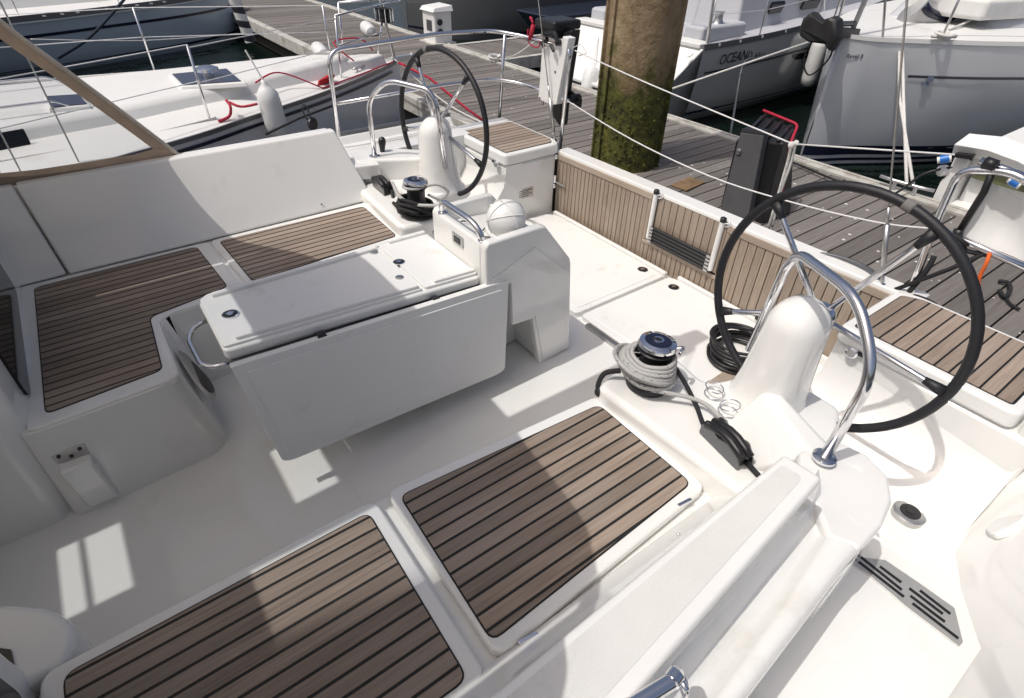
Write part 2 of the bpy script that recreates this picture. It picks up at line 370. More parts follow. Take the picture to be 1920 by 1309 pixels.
# ---- sole
mk('cockpit_sole', prism([(-2.2, -.95), (1.575, -.95), (1.575, .95), (-2.2, .95)], -.25, lambda x, y: zs(x)), GEL, Y0)
mk('sole_moulding', [prism([(-.02, -.80), (.0, -.80), (.0, -.25), (-.02, -.25)], -.1, lambda x, y: zs(x) + .003)], GEL, Y0)
mk('aft_sole', box(1.56, 2.47, -1.35, 1.35, -.25, .012), GEL, Y0)
zh = .05
hs = mk('sole_hatch', prism(rp([(1.585, .014), (2.37, .014), (2.37, 1.15), (2.30, 1.22), (1.62, 1.22), (1.585, 1.1)], .03), -.05, zh), GEL2, Y0, bevel=.008, seg=3)
mk('nonskid_panel', prism(rp([(1.62, .05), (2.33, .05), (2.33, 1.1), (2.27, 1.18), (1.65, 1.18), (1.62, 1.1)], .03), zh - .01, zh + .004), GEL2, hs, bevel=.003)
hp = mk('sole_hatch', prism(rp([(1.60, -.010), (2.38, -.010), (2.40, -.06), (2.40, -1.0), (1.72, -1.0), (1.60, -.95)], .03), -.05, zh), GEL2, Y0, bevel=.008, seg=3)
mk('nonskid_panel', prism(rp([(1.64, -.055), (2.33, -.055), (2.33, -.95), (1.66, -.95)], .04), zh - .01, zh + .004), GEL2, hp, bevel=.003)
mk('sole_margin', [box(2.375, 2.405, .02, 1.2, .0, zh + .012), box(2.405, 2.43, -1.2, -.06, .0, zh + .018)], GEL2, Y0, bevel=.006)
mk('hatch_hinge', [box(1.555, 1.59, -.42, -.10, .0, zh - .002), box(1.555, 1.59, -.62, -.44, .0, zh - .008)], STEELB, Y0, bevel=.003)
def latch(parent, c, n=(0, 0, 1), r=.034):
    o = mk('latch', [lathe([(r, 0), (r, .003), (r * .86, .005)], c, n, 24)], DARKM, parent, smooth='ang')
    q = V(0, 0, 1).rotation_difference(V(n).normalized())
    mk('latch_ring', [lathe([(r * 1.06, 0), (r * 1.06, .0035), (r * .92, .0045), (r * .92, 0)], c, n, 24), lathe([(r * .42, 0), (r * .42, .0075), (r * .30, .008)], c, n, 16), obox(V(c) + q @ V(0, 0, .0075), q @ V(r * .5, 0, 0), q @ V(0, r * .10, 0), q @ V(0, 0, .002))], CHROME, o, smooth='ang')
latch(hs, (2.2964, 0.1471, 0.0540)); latch(hp, (2.2971, -0.1247, 0.0540))
# ---- seats
SB = .355
seat_s = [(-1.02, .22), (-.52, .235), (-.455, .29), (-.455, .70), (-.41, .765), (.90, .845), (1.0, 1.0), (1.0, 1.52), (-1.02, 1.52)]
def taper(poly_top, poly_bot, z0, z1):
    n = len(poly_top)
    return ([(p[0], p[1], z0(p[0]) if callable(z0) else z0) for p in poly_bot] + [(p[0], p[1], z1) for p in poly_top], [tuple(range(n - 1, -1, -1)), tuple(range(n, 2 * n))] + [(i, (i + 1) % n, n + (i + 1) % n, n + i) for i in range(n)])
st = rp([(*p, .06) for p in seat_s], .06); sbm = []
for x, y in st:
    dx = .10 if (x > -.6 and y < .75 and x < .5) else 0; dy = -.06 if y < .95 else 0
    sbm.append((x + dx, y + dy))
mk('seat_base', taper(st, sbm, -.2, SB + .03), GEL, Y0, bevel=.045, seg=5)
seat_p = [(-1.02, -.79), (-.05, -.77), (.90, -.83), (1.0, -1.0), (1.0, -1.52), (-1.02, -1.52)]
sp_ = rp(seat_p, .04); mk('seat_base', taper(sp_, [(x, y + (.03 if y > -.95 else 0)) for x, y in sp_], -.2, SB), GEL, Y0, bevel=.015, seg=3)
ZT = .398
def seat_lid(outline, teak, v0, pw=.0505):
    lid = mk('seat_lid', prism(rp(outline, .045), SB + .002, ZT - .001), GEL, Y0, bevel=.012, seg=3)
    t = rp(teak, .035)
    mk('caulking', prism(t, ZT - .01, ZT + .0015), RUBBER, lid)
    ins = []
    c = Vector((sum(p[0] for p in t) / len(t), sum(p[1] for p in t) / len(t)))
    n = len(t)
    for i in range(n):                                          # inset 4 mm so a thin black line runs round the boards
        a, p, b = Vector(t[i - 1]), Vector(t[i]), Vector(t[(i + 1) % n])
        d = ((p - a).normalized() + (b - p).normalized()); nn = Vector((-d.y, d.x)); nn = nn.normalized() if nn.length > 0 else nn
        ins.append(tuple(p + nn * .005 * ORI))
    planks(lid, ins, lambda u, v, h: (u, v, ZT + (-.004 if h < 0 else .0034)), pw, .0095, TEAK, start=v0)
    return lid
ORI = -1
seat_lid([(-1.0, -.80), (-.058, -.79), (-.058, -1.475), (-1.0, -1.475)], [(-.948, -.838), (-.098, -.833), (-.105, -1.452), (-.948, -1.452)], -1.46)
seat_lid([(-.018, -.785), (.915, -.845), (.905, -1.41), (-.018, -1.45)], [(.012, -.832), (.872, -.893), (.868, -1.372), (-.005, -1.412)], -1.43)
ORI = 1
seat_lid([(-.018, .80), (.915, .85), (1.0, 1.455), (-.062, 1.455)], [(.012, .84), (.876, .886), (.885, 1.392), (-.016, 1.408)], .82)
ORI = -1
Lteak = [(-0.9138, 1.4020, 0.4000)[:2], (-0.1370, 1.4090, 0.4000)[:2], (-.105, .86), (-.40, .80), (*(-0.4805, 0.7862, 0.4000)[:2], .05), (-0.5053, 0.3285, 0.4000)[:2], (-0.9248, 0.2953, 0.4000)[:2]]
seat_lid([(-.99, 1.46), (-.062, 1.45), (-.052, .79), (-.40, .768), (-.452, .73), (-.454, .262), (-.50, .245), (-.99, .228)], Lteak, .24)
for p, dx, dy in (((0.7867, -1.4089, 0.3920), .03, -.004), ((0.0837, -1.4579, 0.3920), .03, -.004)):
    mk('lid_hinge', obox(p, (dx, dy, 0), (.0, .006, 0), (0, 0, .006)), STEEL, Y0, bevel=.002)
mk('screw', lathe([(.006, 0), (.005, .003)], (0.6499, -1.4916, 0.4300), (0, .8, .5), 10), STEEL, Y0)
# speaker grille on the end of the L seat, step bracket on its inboard face
ov = []
for k in range(24):
    t = 2 * math.pi * k / 24; a, b = .155 * math.cos(t), .135 * math.sin(t)
    ov.append((-.405 - .27 * (b) + .004, .50 + a, .19 + b))
mk('speaker_ring', loft([[(p[0] + .004, .50 + (p[1] - .50) * 1.0, p[2]) for p in ov], [(p[0] + .012, .50 + (p[1] - .50) * .93, .19 + (p[2] - .19) * .93) for p in ov]]), STEELB, Y0, smooth='ang')
mk('speaker_grille', loft([[(p[0] + .0125, .50 + (p[1] - .50) * .72, .19 + (p[2] - .19) * .72) for p in ov], [(p[0] + .0145, .50 + (p[1] - .50) * .70, .19 + (p[2] - .19) * .70) for p in ov]]), BLACK, Y0)
bk = mk('step_bracket', [hexa([(-.955, .165, -.03), (-.845, .165, -.03), (-.845, .215, -.03), (-.955, .215, -.03)], [(-.965, .150, .215), (-.855, .150, .215), (-.855, .235, .215), (-.965, .235, .215)])], GEL, Y0, bevel=.012, seg=3)
mk('bracket_plate', [box(-.965, -.855, .205, .222, .21, .268)], STEELB, bk, bevel=.004)
for dx, dz in ((-.945, .255), (-.875, .255), (-.91, .235)): mk('screw', lathe([(.0075, 0), (.0075, .004)], (dx, .2045, dz), (0, -1, 0), 10), BLACK, bk)
# ---- forward bulkhead
mk('bulkhead', [prism([(-1.6, .20), (-1.06, .20), (-.985, .27), (-.968, .50), (-.968, 1.95), (-1.6, 1.95)], -.25, 1.0), prism([(-1.6, -1.95), (-1.02, -1.95), (-1.03, -.76), (-1.12, -.66), (-1.6, -.66)], -.25, .92), box(-1.62, -1.58, -.7, .25, -.25, .35)], GEL, Y0, bevel=.04, seg=4)
mk('cabin_window', prism(rp([(.42, .40), (1.30, .46), (1.30, .90), (.46, .90)], .06), 0, .012), SMOKE, Y0).matrix_parent_inverse = Matrix.Translation((0, 0, .65)) @ Matrix(((0, 0, 1, -.974), (1, 0, 0, 0), (0, 1, 0, 0), (0, 0, 0, 1)))
mk('cabin_window', prism(rp([(-1.25, .42), (-.86, .42), (-.86, .80), (-1.25, .80)], .05), 0, .012), SMOKE, Y0).matrix_parent_inverse = Matrix.Translation((0, 0, .65)) @ Matrix(((0, 0, 1, -1.030), (1, 0, 0, 0), (0, 1, 0, 0), (0, 0, 0, 1)))
mk('companionway_moulding', prism(rp([(-1.6, -.46), (-1.09, -.49), (-.97, -.59), (-.91, -.70), (-.94, -.80), (-1.6, -.80)], .05), -.2, .385), GEL, Y0, bevel=.022, seg=4)
mk('dark_window_slab', prism([(-1.1132, -0.6273, 0.3900)[:2], (-1.0563, -0.6782, 0.3900)[:2], (-1.0495, -0.7356, 0.3900)[:2], (-1.0524, -0.8555, 0.3900)[:2], (-1.1126, -0.8123, 0.3900)[:2]], .37, .392), SMOKE, Y0)  # dark slab added in place of the cabin window hidden by the moulding
# ---- starboard coaming and backrest
def strip(xs, sec):   # loft a (y,z) section along stations: sec(x)->[(x,y,z)...]
    return loft([sec(x) for x in xs])
mk('coaming', loft([[(x0, 1.50, .30), (x0 + k * .39, 1.73, .80), (x0 + k * .39, 1.80, .805), (x0 + k * .3, 1.84, .62), (x0, 2.12, .58), (x0, 2.16, .50), (x0, 2.12, -.6), (x0, 1.5, -.6)] for x0, k in ((-1.6, 0), (.985, -.30))]), GEL, Y0, bevel=.012, seg=3)
def backrest(xa0, xa1, xb0, xb1):   # top x, bottom x at both ends
    return mk('backrest', hexa([(xa1, 1.446, .400), (xb1, 1.456, .400), (xb1, 1.53, .37), (xa1, 1.53, .37)], [(xa0, 1.685, .817), (xb0, 1.690, .812), (xb0, 1.745, .815), (xa0, 1.745, .82)]), GEL, Y0, bevel=.014, seg=3)
backrest(-1.05, -1.02, -.815, -.765); br = backrest(-.805, -.755, .885, .995)
mk('screw', lathe([(.007, 0), (.006, .004)], (0.6406, 1.4720, 0.4438), (0, -.86, .5), 10), STEEL, br)
# ---- port coaming: high padded-looking platform, hand recess beneath its outer edge, lower outer ridge
mk('coaming', loft([[(x0, -1.44, .37), (x0 + k * .1, -1.50, .43), (x0 + k * .55, -1.60 - f_ * .05, .70), (x0 + k * .6, -1.70, .70), (x0 + k * .5, -1.735 - f_ * .10, .575), (x0, -1.80 - f_ * .06, .575), (x0, -1.80 - f_ * .06, -.2), (x0, -1.44, -.2)] for x0, k, f_ in ((-1.6, 0, 1.0), (.2, 0, .85), (1.03, -.25, 0))]), GEL, Y0, bevel=.012, seg=3)
plat = mk('coaming_platform', hexa([(-1.2, -1.655, .69), (.87, -1.598, .68), (.87, -1.725, .68), (-1.2, -1.91, .69)], [(-1.2, -1.672, .808), (.835, -1.613, .800), (.845, -1.722, .800), (-1.2, -1.925, .808)]), GEL, Y0, bevel=.013, seg=3)
mk('nonskid_panel', prism(rp([(-1.15, -1.695), (.795, -1.632), (.80, -1.690), (-1.15, -1.885)], .02), .795, lambda x, y: .8085 - .0039 * (x + 1.2) + .0012), NONSKID, plat)
secs = []
for x, yp, yr, yo in ((-1.6, -1.86, -1.93, -1.985), (.28, -1.765, -1.872, -1.918), (.60, -1.745, -1.836, -1.893), (.82, -1.730, -1.800, -1.874), (.98, -1.70, -1.78, -1.868)):
    secs.append([(x, yp + .06, .2), (x, yp + .03, .69), (x, yp + .004, .64), (x, yp - .012, .592), (x, yp - .03, .575), (x, (yp + yr) / 2 - .01, .572), (x, yr + .012, .580), (x, yr, .598), (x, yr - .012, .607), (x, yo + .018, .606), (x, yo + .004, .596), (x, yo, .575), (x, yo + .004, .2)])
mk('coaming_ridge', loft(secs), GEL, Y0, smooth='ang', ang=50)
lobe = [(.86, -1.80), (.93, -1.72), (1.00, -1.62), (1.08, -1.572), (1.20, -1.575), (1.262, -1.62), (1.282, -1.70), (1.245, -1.79), (1.15, -1.843), (1.03, -1.868), (.90, -1.873)]
mk('coaming_end', prism(lobe, -.2, lambda x, y: .610 - max(0, x - 1.05) * .10), GEL, Y0, bevel=.018, seg=4)
mk('coaming_ramp', hexa([(1.02, -1.47, .45), (1.17, -1.265, .45), (1.42, -1.36, .30), (1.30, -1.66, .30)], [(1.095, -1.612, .608), (1.285, -1.306, .575), (1.33, -1.365, .575), (1.20, -1.618, .606)]), GEL, Y0, bevel=.024, seg=5)
# mirrored block behind the starboard winch
mk('coaming_ridge', prism([(.97, 1.80), (.97, 1.62), (1.10, 1.575), (1.30, 1.47), (1.46, 1.40), (1.50, 1.55), (1.32, 1.72), (1.20, 1.82)], -.2, lambda x, y: .612), GEL, Y0, bevel=.022, seg=4)
mk('coaming_lid', hexa([(.93, 1.57, .50), (1.09, 1.53, .50), (1.09, 1.80, .50), (.93, 1.80, .50)], [(.93, 1.57, .60), (1.10, 1.53, .60), (1.10, 1.82, .61), (.93, 1.82, .61)]), GEL, Y0, bevel=.014, seg=3)
# ---- pods under the winches, pedestals
for s in (-1, 1):
    pod = [(.885, .85), (1.02, .828), (1.305, .868), (1.262, 1.095), (1.45, 1.16), (1.58, 1.20), (1.58, 1.50), (1.25, 1.66), (.92, 1.55)]
    pp = rp(pod, .05); mk('winch_pod', taper([(x, y * s) for x, y in pp], [(x - (.035 if x < 1.0 else -.0), y * s) for x, y in pp], -.2, .468), GEL, Y0, bevel=.028, seg=4)
    rings = []
    for z, cx, cy, a, b in ((.40, 1.415, 1.275, .200, .168), (.455, 1.412, 1.280, .158, .142), (.50, 1.410, 1.282, .140, .128), (.58, 1.408, 1.285, .128, .118), (.70, 1.405, 1.288, .116, .109), (.81, 1.402, 1.292, .106, .101)):
        rings.append(ellring(cx, cy * s, z, a, b, 28, 0, 2.3))
    for i in range(1, 8):
        t = i / 7 * math.pi / 2 * .985; rings.append(ellring(1.402 + .002 * i, 1.292 * s, .81 + .108 * math.sin(t), .106 * math.cos(t) + .001, .101 * math.cos(t) + .001, 28, 0, 2.2))
    ped = mk('steering_pedestal', loft(rings), GEL, Y0, smooth=True)
    sm = []
    for ring in rings[2:]:
        xs_ = max(q[0] for q in ring); xm = min(q[0] for q in ring); c_ = (xs_ + xm) / 2 + .42 * (xs_ - xm) / 2
        best = sorted(ring, key=lambda q: abs(q[0] - c_)); lo_ = [q for q in best[:4] if abs(q[1]) < 1.285] or best[:1]; hi_ = [q for q in best[:4] if abs(q[1]) > 1.285] or best[:1]
        sm.append((lo_[0], hi_[0]))
    path = [V(a) for a, b in sm[:-1]] + [V(b) for a, b in reversed(sm[:-1])]
    mk('seam', tube(spline(path, 3), .0022, 5), STEELB, ped, smooth=True)
mk('engine_panel_recess', box(1.05, 1.40, 1.62, 1.64, .40, .46), BLACK, Y0)
# ---- helm floor, foot ramp, side decks
for s in (-1, 1):
    yy = lambda a: a * s
    mk('helm_floor', loft([[(1.30, yy(1.02), -.2), (1.30, yy(2.02), -.2), (1.30, yy(2.02), .10), (1.30, yy(1.02), .06)], [(1.62, yy(1.02), -.2), (1.62, yy(2.02), -.2), (1.62, yy(2.02), .10), (1.62, yy(1.02), .05)]]), GEL, Y0)
    prof = [(1.605, .098), (1.63, .112), (1.70, .150), (1.80, .205), (1.88, .265), (1.93, .335), (1.945, .42), (1.95, .49), (2.1, .49), (2.1, -.2), (1.605, -.2)]
    mk('foot_ramp', loft([[(x, yy(1.26), z) for x, z in prof], [(x, yy(2.02), z) for x, z in prof]]), GEL, Y0, smooth='ang', ang=40)
mk('side_deck', loft([[(x, -1.78, -.1), (x, -1.78, z), (x, -1.95, z), (x, yb, z), (x, yb - .05, z + .02), (x, yt, .52), (x, yt - .16, .56), (x, yt - .2, .50), (x, yt - .2, -.6)] for x, z, yb, yt in ((-1.7, .30, -2.16, -2.30), (1.0, .212, -2.175, -2.34), (1.24, .200, -2.175, -2.34), (1.45, .15, -2.06, -2.31), (1.62, .115, -1.99, -2.27), (1.85, .16, -1.965, -2.22), (2.0, .30, -1.96, -2.19), (2.55, .45, -1.95, -2.10))]), GEL, Y0, smooth='ang', ang=28)
sdk = mk('side_deck', loft([[(x, 1.80, -.1), (x, 1.80, .58), (x, 2.06, .58), (x, 2.10, .63), (x, 2.16, .63), (x, 2.18, .55), (x, 2.12, -.6), (x, 1.80, -.6)] for x in (.9, 1.3, 2.0)]), GEL, Y0, bevel=.01)
mk('toe_rail', loft([[(x, 2.11, .628), (x, 2.11, .652), (x, 2.15, .652), (x, 2.15, .628)] for x in (-1.5, 2.0)]), GREYM, Y0)
mk('hull', [box(-6, 2.46, 1.9, 2.15, -.75, .45), box(2.30, 2.50, -2.0, 2.0, -.75, .0), box(-6, -1.6, -1.9, 1.9, -.75, .95)], HULLW, Y0, bevel=.03)
dr = mk('deck_drain', lathe([(.058, -.02), (.058, .004), (.046, .010), (.030, .008)], (1.6630, -1.8559, 0.1370), (0, 0, 1), 28), STEELB, Y0, smooth='ang')
mk('drain_cap', lathe([(.036, .008), (.036, .0125), (.030, .0135), (.014, .012)], (1.6630, -1.8559, 0.1370), (0, 0, 1), 20), BLACK, dr, smooth='ang')
mk('drain_boss', lathe([(.016, .012), (.016, .0145)], (1.6630, -1.8559, 0.1370), (0, 0, 1), 8), DARKM, dr)
# oval cover set into the inner bulwark
vc = V(1.74, -2.095, .268); e1 = V(1, -.05, 0).normalized(); e2 = V(0, -.50, .86).normalized(); e3 = e1.cross(e2); e3 = e3 if e3.y > 0 else -e3
cvp = rp([(-.085, .0), (-.03, -.055), (.06, -.045), (.085, .0), (.075, .055), (-.02, .06)], .04)
mk('vent_cover', loft([[vc + e1 * a * k + e2 * b * k + e3 * h for a, b in cvp] for k, h in ((1.0, -.01), (1.0, .008), (.93, .014))]), GEL2, Y0, smooth='ang')
# stainless foot plate, its slots laid on as dark inlays
fp_o = [(1.2317, -1.8258, 0.2050), (1.3153, -1.9052, 0.2050), (1.3231, -2.0120, 0.2050), (1.3273, -2.1230, 0.2050), (1.2289, -2.1871, 0.2050), (1.2023, -2.1856, 0.2050), (1.1988, -2.0313, 0.2050), (1.2092, -1.8980, 0.2050), (1.1982, -1.8344, 0.2050)]
fpp = [(p[0], p[1]) for p in fp_o]
ft = thing('foot_plate', 'slotted stainless steel foot plate set across the port side deck', 'foot plate', (1.2, -2.0, .2))
mk('plate', prism(fpp, .175, .207), FOOTS, ft, bevel=.003)
SL = [((1.2536, -1.8490, 0.2085), (1.2465, -1.9922, 0.2085)), ((1.2294, -1.8542, 0.2085), (1.2276, -2.0079, 0.2085)), ((1.2722, -1.9067, 0.2085), (1.2723, -1.9783, 0.2085)), ((1.2729, -2.0040, 0.2085), (1.2716, -2.1091, 0.2085)), ((1.2943, -2.0285, 0.2085), (1.2915, -2.1232, 0.2085)), ((1.2487, -2.0186, 0.2085), (1.2494, -2.1247, 0.2085)), ((1.2280, -2.0348, 0.2085), (1.2277, -2.1723, 0.2085))]
for a, b in SL:
    a = V(a); b = V(b); d = (b - a); n = V(0, 0, 1).cross(d).normalized() * .0055
    mk('dark_slot_inlay', prism([(p.x, p.y) for p in (a - n, a + n, b + n, b - n)], .2072, .2088), BLACK, ft)  # flat black inlay painting the shade inside an open slot
# ---- helmsman's lockers with teak lids
for s in (-1, 1):
    o = rp([(1.945, 1.262), (2.43, 1.262), (2.43, 2.03), (1.93, 2.03)], .035)
    lk = mk('helm_locker', prism([(x, y * s) for x, y in o], -.1, .487), GEL, Y0, bevel=.02, seg=4)
    l_o = rp([(1.93, 1.25), (2.43, 1.25), (2.47, 1.34), (2.47, 1.93), (1.93, 1.93)], .035)
    lid = mk('locker_lid', prism([(x, y * s) for x, y in l_o], .494, .575), GEL, Y0, bevel=.018, seg=4)
    tk = [(1.965, 1.29), (2.395, 1.29), (2.44, 1.37), (2.44, 1.89), (1.965, 1.89)]
    t2 = rp([(x, y * s) for x, y in tk], .02)
    mk('caulking', prism(t2, .57, .5765), RUBBER, lid)
    t3 = rp([(x, y * s) for x, y in [(1.97, 1.295), (2.392, 1.295), (2.435, 1.372), (2.435, 1.885), (1.97, 1.885)]], .018)
    planks(lid, t3, lambda u, v, h: (u, v, .574 if h < 0 else .5785), .054, .0078, TEAK)
    mk('locker_top', prism([(x, y * s) for x, y in rp([(1.95, 1.945), (2.47, 1.945), (2.47, 2.04), (1.94, 2.04)], .015)], .487, .572), GEL, Y0, bevel=.012)
    c = (1.925, 1.345 * s, .485)
    la = mk('locker_latch', [lathe([(.026, -.004), (.026, .010), (.018, .016)], c, (-1, 0, 0), 18)], STEEL, lid, smooth='ang')
    mk('latch_hook', [box(1.922, 1.93, 1.375 * s - .02, 1.375 * s + .03, .486, .502)], BLACK, lid)
mk('data_plate', [box(2.06, 2.21, 1.2605, 1.264, .205, .285)], STEELB, Y0)
for i in range(4): mk('plate_print', [box(2.075, 2.195 - .03 * (i % 2), 1.2592, 1.2606, .265 - i * .015, .270 - i * .015)], DARKM, Y0)
# ---- transom, teak lined, with a gate for the boarding ladder
XT = 2.44
def ztop(y): return .545 - .022 * (y - 1.25) / -2.5 * 0 + (.0) + (.50 - .545) * ((y + 1.25) / 2.5)
tr = mk('transom', hexa([(XT + .004, -1.42, -.3), (XT + .10, -1.42, -.3), (XT + .10, 1.30, -.3), (XT + .004, 1.30, -.3)], [(XT + .004, -1.42, ztop(-1.42) - .02), (XT + .10, -1.42, ztop(-1.42) - .02), (XT + .10, 1.30, ztop(1.30) - .02), (XT + .004, 1.30, ztop(1.30) - .02)]), RUBBER, Y0)
def tf(u, v, h): return (XT + .006 if h < 0 else XT - .004, v, u)
def tsec(y0, y1, zb, w, zt=-.052):
    planks(tr, [(zb, y0), (ztop(y0) + zt, y0), (ztop(y1) + zt, y1), (zb, y1)], tf, w, .0055, TEAKV)
tsec(.315, 1.255, .0, .0415); tsec(-1.33, -.335, .0, .0545); tsec(-.262, .236, .30, .0555, -.012)
planks(tr, [(.0, -.335), (.155, -.335), (.155, .315), (.0, .315)], tf, .0415, .0055, TEAKV)
def trim(y0, y1, d0=.048, d1=0.008):
    mk('trim', hexa([(XT - .010, y0, ztop(y0) - d0), (XT + .004, y0, ztop(y0) - d0), (XT + .004, y1, ztop(y1) - d0), (XT - .010, y1, ztop(y1) - d0)], [(XT - .010, y0, ztop(y0) - d1), (XT + .004, y0, ztop(y0) - d1), (XT + .004, y1, ztop(y1) - d1), (XT - .010, y1, ztop(y1) - d1)]), TEAKY, tr, bevel=.003)
trim(.285, 1.255); trim(-1.33, -.305)
mk('trim', [box(XT - .009, XT + .004, .262, .283, .20, ztop(.26) - .01), box(XT - .009, XT + .004, .285, .312, .185, ztop(.29) - .05)], TEAKV, tr, bevel=.003)
mk('trim', [box(XT - .009, XT + .004, -.303, -.282, .20, ztop(-.28) - .01), box(XT - .009, XT + .004, -.332, -.305, .185, ztop(-.29) - .05)], TEAKV, tr, bevel=.003)
mk('trim', [box(XT - .010, XT + .004, -.332, .312, .158, .184)], TEAKY, tr, bevel=.004)
mk('transom_cap', hexa([(XT - .004, -1.36, ztop(-1.36) - .012), (XT + .115, -1.36, ztop(-1.36) - .012), (XT + .115, 1.28, ztop(1.28) - .012), (XT - .004, 1.28, ztop(1.28) - .012)], [(XT - .002, -1.36, ztop(-1.36) + .016), (XT + .112, -1.36, ztop(-1.36) + .016), (XT + .112, 1.28, ztop(1.28) + .016), (XT - .002, 1.28, ztop(1.28) + .016)]), GEL, Y0, bevel=.008, seg=3)
mk('gate_recess', box(XT - .001, XT + .006, -.262, .236, .185, .305), BLACK, tr)
for y, z in ((1.245, .47), (1.245, .30), (1.245, .24)):
    mk('gate_hinge', [lathe([(.014, -.03), (.014, .03)], (XT - .02, y + .012, z), (0, 0, 1), 12), obox((XT - .022, y - .05, z - .02), (.003, 0, 0), (0, .06, 0), (0, 0, .007))] if z < .45 and z > .28 else [sphere((XT - .02, y + .015, z), .02, 1, 12, 8)], STEEL, Y0, smooth='ang')
mk('hatch_hinge', [tube([(XT - .04, -.66, .085), (XT - .04, -.78, .085)], .012, 8)], DARKM, Y0)
# boarding ladder in the gate
ld = thing('boarding_ladder', 'folded boarding ladder with white side tubes and black treads in the transom gate', 'ladder', (XT - .02, 0, .15))
for y in (.248, -.272):
    r_ = mk('side_tube', [tube([(XT - .022, y, .215), (XT - .022, y, ztop(y) + .012)], .0165, 14)], WHITE, ld, smooth='ang')
    mk('tube_cap', lathe([(.0185, 0), (.0185, .022), (.014, .026)], (XT - .022, y, ztop(y) + .012), (0, 0, 1), 16), BLACK, r_, smooth='ang')
    mk('cap_hook', tube(spline([(XT - .022, y - .018, ztop(y) + .008), (XT - .018, y - .045, ztop(y) + .022), (XT - .01, y - .045, ztop(y) + .0), (XT - .018, y - .02, ztop(y) - .012)], 5), .005, 6), STEEL, r_)
for i in range(5):
    mk('tread', [tube([(XT - .026, -.25, .205 + i * .024), (XT - .026, .225, .205 + i * .024)], .0105, 10)], BLACK, ld, smooth='ang')
    for y in (-.248, .224): mk('tread_end', obox((XT - .03, y, .205 + i * .024), (.012, 0, 0), (0, .016, 0), (0, 0, .008)), STEELB, ld, bevel=.002)
# small teak step beside the port pedestal
stp = mk('teak_step', prism([(1.7270, -0.8555, 0.0600)[:2], (2.0052, -0.8374, 0.0600)[:2], (2.0432, -0.9933, 0.0600)[:2], (1.7201, -1.0626, 0.0600)[:2]], .02, .062), TEAKY, Y0, bevel=.003)


# ================================================================== cockpit table
tb = thing('cockpit_table', 'white moulded cockpit table with hatch lids and a folded leaf on the centreline', 'table', (.5, .1, 0))
def tz(x): return .700 - .035 * (x + .29)
mk('table_top', prism(rp([(-.29, -.118), (.80, -.150), (.80, .36), (.55, .345), (-.255, .305), (-.29, .27)], .025), lambda x, y: tz(x) - .052, lambda x, y: tz(x) - .008), GEL, tb, bevel=.012, seg=3)
lid1 = mk('hatch_lid', prism(rp([(-.283, -.105), (.518, -.125), (.518, .335), (-.25, .298), (-.283, .265)], .015), lambda x, y: tz(x) - .012, lambda x, y: tz(x) + .004), GEL2, tb, bevel=.004)
mk('fiddle_rail', prism(rp([(-.235, -.095), (.505, -.118), (.505, -.092), (-.235, -.070)], .008), lambda x, y: tz(x), lambda x, y: tz(x) + .020), GEL2, lid1, bevel=.006, seg=3); mk('fiddle_rail', prism(rp([(-.235, .275), (.505, .318), (.505, .292), (-.235, .250)], .008), lambda x, y: tz(x), lambda x, y: tz(x) + .020), GEL2, lid1, bevel=.006, seg=3)
lid2 = mk('hatch_lid', prism(rp([(.530, -.125), (.792, -.135), (.792, .35), (.530, .338)], .015), lambda x, y: tz(x) - .012, lambda x, y: tz(x) + .006), GEL2, tb, bevel=.004)
mk('fiddle_rail', prism(rp([(.58, -.120), (.785, -.126), (.785, -.100), (.58, -.094)], .008), lambda x, y: tz(x), lambda x, y: tz(x) + .020), GEL2, lid2, bevel=.006, seg=3); mk('fiddle_rail', prism(rp([(.58, .345), (.785, .352), (.785, .326), (.58, .319)], .008), lambda x, y: tz(x), lambda x, y: tz(x) + .020), GEL2, lid2, bevel=.006, seg=3)
latch(lid1, (-0.2082, 0.0910, 0.7020), (0, 0, 1), .030); latch(lid2, (0.5373, 0.1344, 0.6760), (0, 0, 1), .026)
for p in ((0.4819, 0.2823, 0.6760), (0.4765, 0.0101, 0.6760), (0.8276, 0.3022, 0.6760), (0.8212, 0.0021, 0.6760)):
    mk('hinge_tab', lathe([(.019, -.004), (.019, .004), (.014, .006)], p, (0, 0, 1), 14), STEELB, tb, smooth='ang')
# folded leaf on the port side, trunk and foot
def leafpt(u, w, o):          # u along the table, w down the leaf
    x0, x1 = -.290 + .055 * w, .912 - .030 * w
    x = x0 + (x1 - x0) * u; z = (.660 - .032 * u) + ((.150 - .045 * u) - (.660 - .032 * u)) * w
    return (x, -.182 - .030 * u - (.050 - .03 * u) * w - o, z)
def leafslab(m, o0, o1, r):
    q = rp([(m * .45, m), (1 - m * .45, m), (1 - m * .45, 1 - m, r), (m * .45, 1 - m, r)], .01, 6)
    return loft([[leafpt(u, w, o) for u, w in q] for o in (o0, o1)])
leaf = mk('table_leaf', leafslab(0, -.03, 0, .06), GEL2, tb, bevel=.010, seg=3)
mk('leaf_panel', leafslab(.07, -.01, .005, .05), GEL2, tb, bevel=.004, seg=2)
mk('leaf_support', [prism([(-.28, -.150), (.86, -.178), (.86, -.13), (-.28, -.105)], lambda x, y: tz(x) - .085, lambda x, y: tz(x) - .058)], GREYM, tb, bevel=.004)  # white support coloured grey for the shade in the gap above the leaf
mk('support_rail', tube([(-.275, -.150, tz(-.275) - .052), (.86, -.178, tz(.86) - .052)], .006, 8), GEL2, tb, smooth=True)
for x in (.048, .552): mk('leaf_hinge', [obox((x, -.158 - .014 * x, tz(x) - .040), (.016, 0, 0), (0, .016, -.004), (0, .003, .010)), lathe([(.008, -.018), (.008, .018)], (x, -.176 - .016 * x, tz(x) - .042), (1, 0, 0), 10)], DARKM, tb, bevel=.002)
